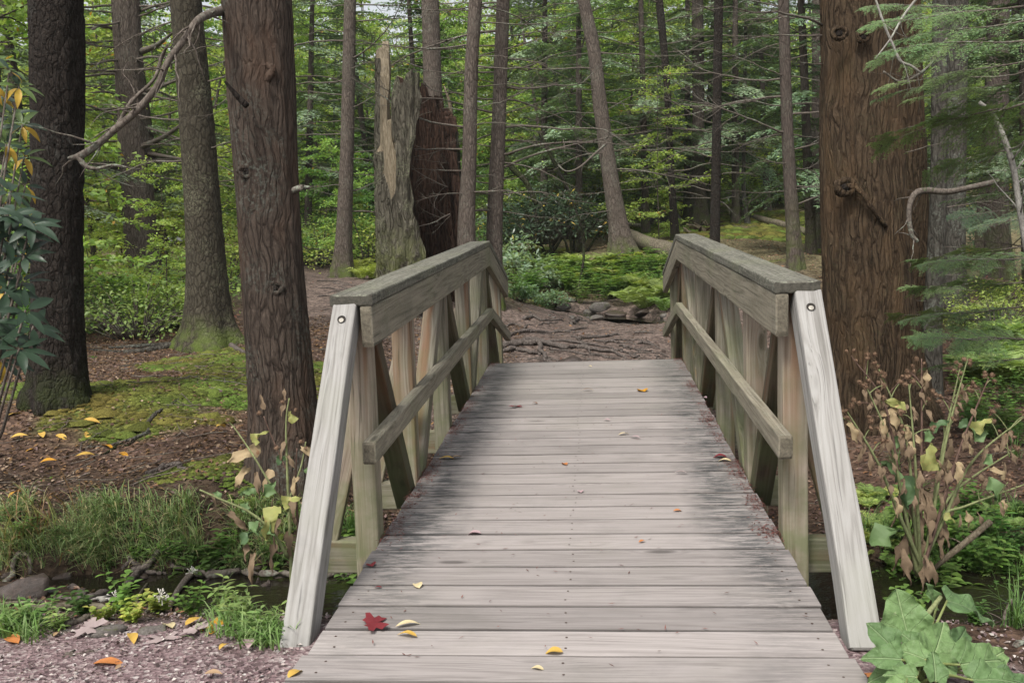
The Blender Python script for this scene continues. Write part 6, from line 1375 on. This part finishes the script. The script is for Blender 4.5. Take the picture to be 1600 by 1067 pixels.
leaves = [(430, 792, D-.1, 'y', 52, -100, .25), (442, 786, D-.1, 'y', 34, 10, .3), (415, 775, D-.08, 'g', 30, 60, .3), (405, 700, D, 't', 52, 205, .2), (388, 730, D, 't', 40, 240, .2), (395, 690, D, 'y', 30, 30, .4), (432, 720, D, 'd', 26, 20, .4), (400, 768, D, 'g', 26, 200, .5), (380, 800, D-.1, 'g', 22, 80, .5), (395, 815, D-.1, 'g', 30, -60, .5),
          (400, 738, D, 'w', 40, -80, .1), (358, 800, D-.1, 'w', 42, -45, .1), (396, 865, D-.1, 'w', 50, -90, .1), (388, 850, D-.1, 'w', 30, -100, .1), (445, 690, D, 'w', 30, -100, .2), (470, 700, D, 't', 36, -20, .2), (464, 745, D, 't', 32, -95, .2), (425, 735, D, 't', 34, -110, .2), (440, 650, D, 'w', 24, 80, .2), (412, 640, D, 'w', 26, 100, .2),
          (420, 760, D, 'w', 26, -30, .2), (455, 780, D, 'w', 40, -80, .2), (450, 830, D, 'w', 46, -85, .1), (436, 810, D, 'w', 34, -95, .1), (448, 710, D, 'w', 26, -60, .2), (430, 850, D, 'w', 44, -95, .1), (460, 660, D, 'y', 24, 120, .4), (446, 625, D, 'w', 20, 100, .2), (475, 735, D, 'g', 22, 0, .4), (346, 775, D-.1, 'g', 20, 170, .4), (330, 770, D-.12, 'w', 22, -70, .2), (412, 822, D-.1, 'g', 34, -40, .5), (398, 828, D-.1, 'd', 34, -120, .5)]
burdock('withered_burdock', 'half withered burdock with yellow and brown hanging leaves, beside the left end brace', base, stems, leaves, [(405, 645, D), (441, 628, D), (470, 690, D), (478, 700, D), (432, 700, D), (462, 640, D), (372, 668, D), (356, 656, D)])
D = 3.9; base = P(1440, 900, D); base[2] = min(base[2], Hs(base[0], base[1])+.02)
S_ = []; B_ = []; L_ = []
tops = [((1330, 556), (1385, 640)), ((1352, 600), (1390, 690)), ((1372, 575), (1415, 680)), ((1440, 560), (1440, 690)), ((1500, 575), (1475, 690)), ((1512, 560), (1480, 680)), ((1545, 590), (1500, 700)), ((1602, 650), (1520, 720)), ((1605, 755), (1510, 790)), ((1590, 700), (1500, 760)), ((1322, 640), (1370, 720)), ((1420, 600), (1430, 720))]
for i, ((tx, ty), (mx, my)) in enumerate(tops):
    dd = D+rs.uniform(-.25, .25)
    S_.append(([(1440+rs.uniform(-8, 8), 900, D, 11), (1438+(mx-1438)*.45, 810, (D+dd)/2, 8), (mx, my, dd, 6), (tx, ty, dd, 2.5)], rs.rand() < .6))
    for k in range(4):
        t_ = rs.uniform(.0, .95); x0, y0 = mx+(tx-mx)*t_, my+(ty-my)*t_; ex, ey = x0+rs.uniform(-30, 30), y0-rs.uniform(2, 34)
        S_.append(([(x0, y0, dd, 3), ((x0+ex)/2, (y0+ey)/2-3, dd, 2.4), (ex, ey, dd, 1.8)], rs.rand() < .5)); B_ += [(ex, ey, dd), (ex+rs.uniform(-12, 12), ey+rs.uniform(-10, 10), dd+rs.uniform(-.05, .05))]
    B_ += [(tx+rs.uniform(-9, 9), ty+rs.uniform(-9, 9), dd) for _ in range(3)]
    for k in range(9):
        t_ = rs.uniform(-.7, .95); L_.append((mx+(tx-mx)*t_+rs.uniform(-10, 10), my+(ty-my)*t_+rs.uniform(0, 14), dd, 'w' if rs.rand() < .85 else 't', rs.uniform(16, 36), rs.uniform(-115, -65), .1))
for k in range(18): L_.append((rs.uniform(1405, 1475), rs.uniform(760, 880), D+rs.uniform(-.12, .1), 'w', rs.uniform(34, 62), rs.uniform(-110, -70), .1))
L_ += [(1415, 640, D, 'y', 36, 160, .3), (1400, 640, D, 't', 30, 200, .3), (1450, 735, D-.1, 'y', 44, 80, .25), (1405, 750, D-.1, 'g', 40, 120, .4), (1425, 745, D-.1, 'd', 50, -100, .2), (1528, 690, D-.1, 'g', 38, 80, .3), (1520, 672, D-.1, 'y', 34, 30, .3), (1545, 745, D-.1, 'g', 40, -80, .2), (1540, 725, D-.1, 'g', 26, 50, .4), (1360, 850, D-.2, 'g', 56, 20, .6), (1395, 700, D, 'g', 30, 60, .4), (1448, 690, D, 'g', 26, 70, .4), (1455, 670, D, 'd', 30, 20, .4), (1570, 745, D, 't', 34, 160, .3), (1475, 805, D, 'y', 20, -40, .4), (1438, 720, D, 'y', 40, -10, .3), (1500, 660, D, 'd', 30, -30, .3)]
burdock('dead_burdock', 'tall dead burdock full of brown burs and limp leaves, right of the right end brace', base, S_, L_, B_[:130])

# broad living burdock leaves in the bottom right corner
def broad_leaf(seed, L, W, mat, droop=.3, fold=.28, wave=.085):
    nu, nv = 17, 22; u = np.linspace(-1, 1, nu); t = np.linspace(0, 1, nv); U, Tt = np.meshgrid(u, t)
    prof = np.where(Tt < .28, np.sqrt(np.clip(1-((.28-Tt)/.32)**2, 0, 1)), np.clip((1-Tt)/.72, 0, 1)**.62)
    prof = prof*(1+.025*np.sin(Tt*22+seed)+.04*vnoise(Tt*9, np.sign(U)*3, 0, seed))
    x = U*prof*W/2; y = Tt*L-(.10*L*np.abs(U)**1.5*(Tt < .3)*(1-Tt/.3))
    z = fold*np.abs(x)-droop*L*Tt**2+wave*L*np.sin(Tt*13+seed+np.sign(U)*1.1)*np.abs(U)**2.2+.02*L*fbm(U*2.5, Tt*5, 0, 3, seed)+.014*L*np.sin((Tt*L-.6*np.abs(x))*2*PI*30)*0
    v = np.stack([x, y, z], -1).reshape(-1, 3); ii = (np.arange(nv-1)[:, None]*nu+np.arange(nu-1)[None]).ravel(); f = np.stack([ii, ii+1, ii+nu+1, ii+nu], -1)
    return mesh_np('leaf', v, f, mat, smooth=True)
s_big = 'broad_leaf'
def vein_leaf(name, c, cv):
    s = NT(name); v = s.objvec(0); tcx = [nd for nd in s.t.nodes if nd.type == 'TEX_COORD'][0].outputs['Object']
    wv = s.vmath('ADD', tcx, s.vmath('SCALE', s.vmath('SUBTRACT', s.noise(tcx, 18, 2, .5, out=1), (.5, .5, .5)), sc=.02))
    sx = s.n('ShaderNodeSeparateXYZ'); s.l(wv, sx.inputs[0]); ax = s.math('ABSOLUTE', sx.outputs[0])
    so_ = s.n('ShaderNodeSeparateXYZ'); s.l(tcx, so_.inputs[0]); mid = s.mr(s.math('ABSOLUTE', so_.outputs[0]), .001, .0035, 1, 0)
    fr = s.math('FRACT', s.math('MULTIPLY', s.math('SUBTRACT', sx.outputs[1], s.math('MULTIPLY', ax, .75)), 26)); lat = s.mr(s.math('ABSOLUTE', s.math('SUBTRACT', fr, .5)), .455, .5, 0, .55)
    net = s.mr(s.vor(tcx, 150, 'DISTANCE_TO_EDGE'), 0, .1, 1, 0)
    col = s.mix(s.mr(s.noise(tcx, 11, 6, .7), .38, .62, 0, .8), c, tuple(x*.6 for x in c)); col = s.mix(s.mr(s.noise(tcx, 45, 4, .7), .62, .72, 0, .5), col, (.36, .38, .22))
    col = s.mix(s.math('MULTIPLY', net, .22), col, cv); col = s.mix(s.math('MULTIPLY', s.math('MAXIMUM', mid, lat), .8), col, cv)
    hv_ = s.n('ShaderNodeHueSaturation'); s.l(col, hv_.inputs['Color']); s.l(s.mr(s.n('ShaderNodeObjectInfo').outputs['Random'], 0, 1, .55, 1.15), hv_.inputs['Value']); s.l(s.mr(s.n('ShaderNodeObjectInfo').outputs['Random'], 0, 1, .51, .485), hv_.inputs['Hue']); col = hv_.outputs[0]
    hgt = s.math('ADD', s.math('MULTIPLY', s.math('MAXIMUM', mid, lat), -.6), s.math('MULTIPLY', s.noise(tcx, 60, 4, .6), .5))
    s.finish(col, .62, s.bump(s.math('ADD', hgt, s.math('MULTIPLY', s.mr(s.vor(tcx, 55, 'SMOOTH_F1'), 0, .7, 1, 0), .9)), .8, .007), .35); tr = s.n('ShaderNodeBsdfTranslucent'); s.l(col, tr.inputs[0]); mx = s.n('ShaderNodeMixShader'); mx.inputs[0].default_value = .18
    s.l(s.b.outputs[0], mx.inputs[1]); s.l(tr.outputs[0], mx.inputs[2]); s.l(mx.outputs[0], s.out.inputs[0]); return s.m
M_BIG = vein_leaf('broad_burdock_leaf', (.135, .235, .085), (.24, .34, .16))
base = P(1440, 1060, 2.5); base[2] = Hs(base[0], base[1])
bb = empty('burdock', base, 'living burdock with broad pale green veined leaves in the bottom right corner', 'plant')
for i, (px, py, D, L, W, ang, lean, roll, dr) in enumerate([(1418, 990, 2.95, 74, 84, 100, .22, -.1, .0), (1395, 1012, 2.85, 54, 52, 125, .35, 0, .2), (1408, 1030, 2.8, 60, 50, 168, .5, 0, .3), (1452, 1040, 2.85, 92, 80, 55, .35, .1, .2), (1500, 1038, 2.8, 92, 78, 12, .45, .1, .2), (1440, 1018, 2.9, 56, 42, 118, .45, 0, .3),
                                                          (1480, 938, 3.05, 92, 62, -12, .75, .2, .35), (1464, 945, 3.1, 46, 30, 128, .2, .5, -.1), (1432, 1058, 2.75, 52, 40, 160, .6, 0, .2), (1520, 1062, 2.7, 80, 62, 4, .6, 0, .2), (1400, 1048, 2.85, 48, 40, -160, .5, 0, .4), (1462, 1064, 2.7, 52, 40, 80, .4, 0, .2), (1446, 1030, 2.82, 66, 48, 140, .55, 0, .3),
                                                          (1540, 1035, 2.9, 60, 50, 35, .5, .1, .3), (1490, 1010, 2.95, 56, 44, 40, .4, .2, .2), (1560, 1060, 2.8, 60, 46, -5, .65, 0, .3), (1415, 1068, 2.7, 40, 34, 190, .5, 0, .3)]):
    D = D-.42; k = D/FPX; me = broad_leaf(700+i, L*k*.94, W*k*.96, M_BIG, dr)
    leaf_part('leaf', me, bb, face_matrix(P(px, py, D), math.radians(ang), lean, roll))
    p0 = np.array([rs.normal(0, .02), rs.normal(0, .02), 0]); p1 = P(px, py, D)-base; v, f = tube(smooth_path([p0, (p0+p1)/2+[0, 0, .02], p1], 10), np.linspace(.006, .003, 10), 7); link('leaf_stalk', mesh_np('leaf_stalk', v, fixquads(f), M_GRASSY, smooth=True), bb)
v, f = tube(smooth_path([P(1415, 1012, 2.53)-base, P(1445, 965, 2.58)-base, P(1470, 932, 2.63)-base], 12), np.linspace(.009, .006, 12), 8); link('leaf_stalk', mesh_np('leaf_stalk', v, fixquads(f), M_STG, smooth=True), bb)


# thin haze volume, added to lift the blacks and soften the far forest
hz = NT('haze'); pv = hz.n('ShaderNodeVolumePrincipled'); pv.inputs['Color'].default_value = (.85, .93, .88, 1); pv.inputs['Density'].default_value = .0007; pv.inputs['Anisotropy'].default_value = .2
hz.l(pv.outputs[0], hz.out.inputs['Volume'])
x0, x1, y0, y1, z0_, z1_ = -141, 141, -41, 162, -6, 26
vv = [(x, y, z) for x in (x0, x1) for y in (y0, y1) for z in (z0_, z1_)]
tag(link('haze', mesh_np('haze', vv, [(0, 1, 3, 2), (4, 6, 7, 5), (0, 4, 5, 1), (2, 3, 7, 6), (0, 2, 6, 4), (1, 5, 7, 3)], hz.m)), kind='stuff')
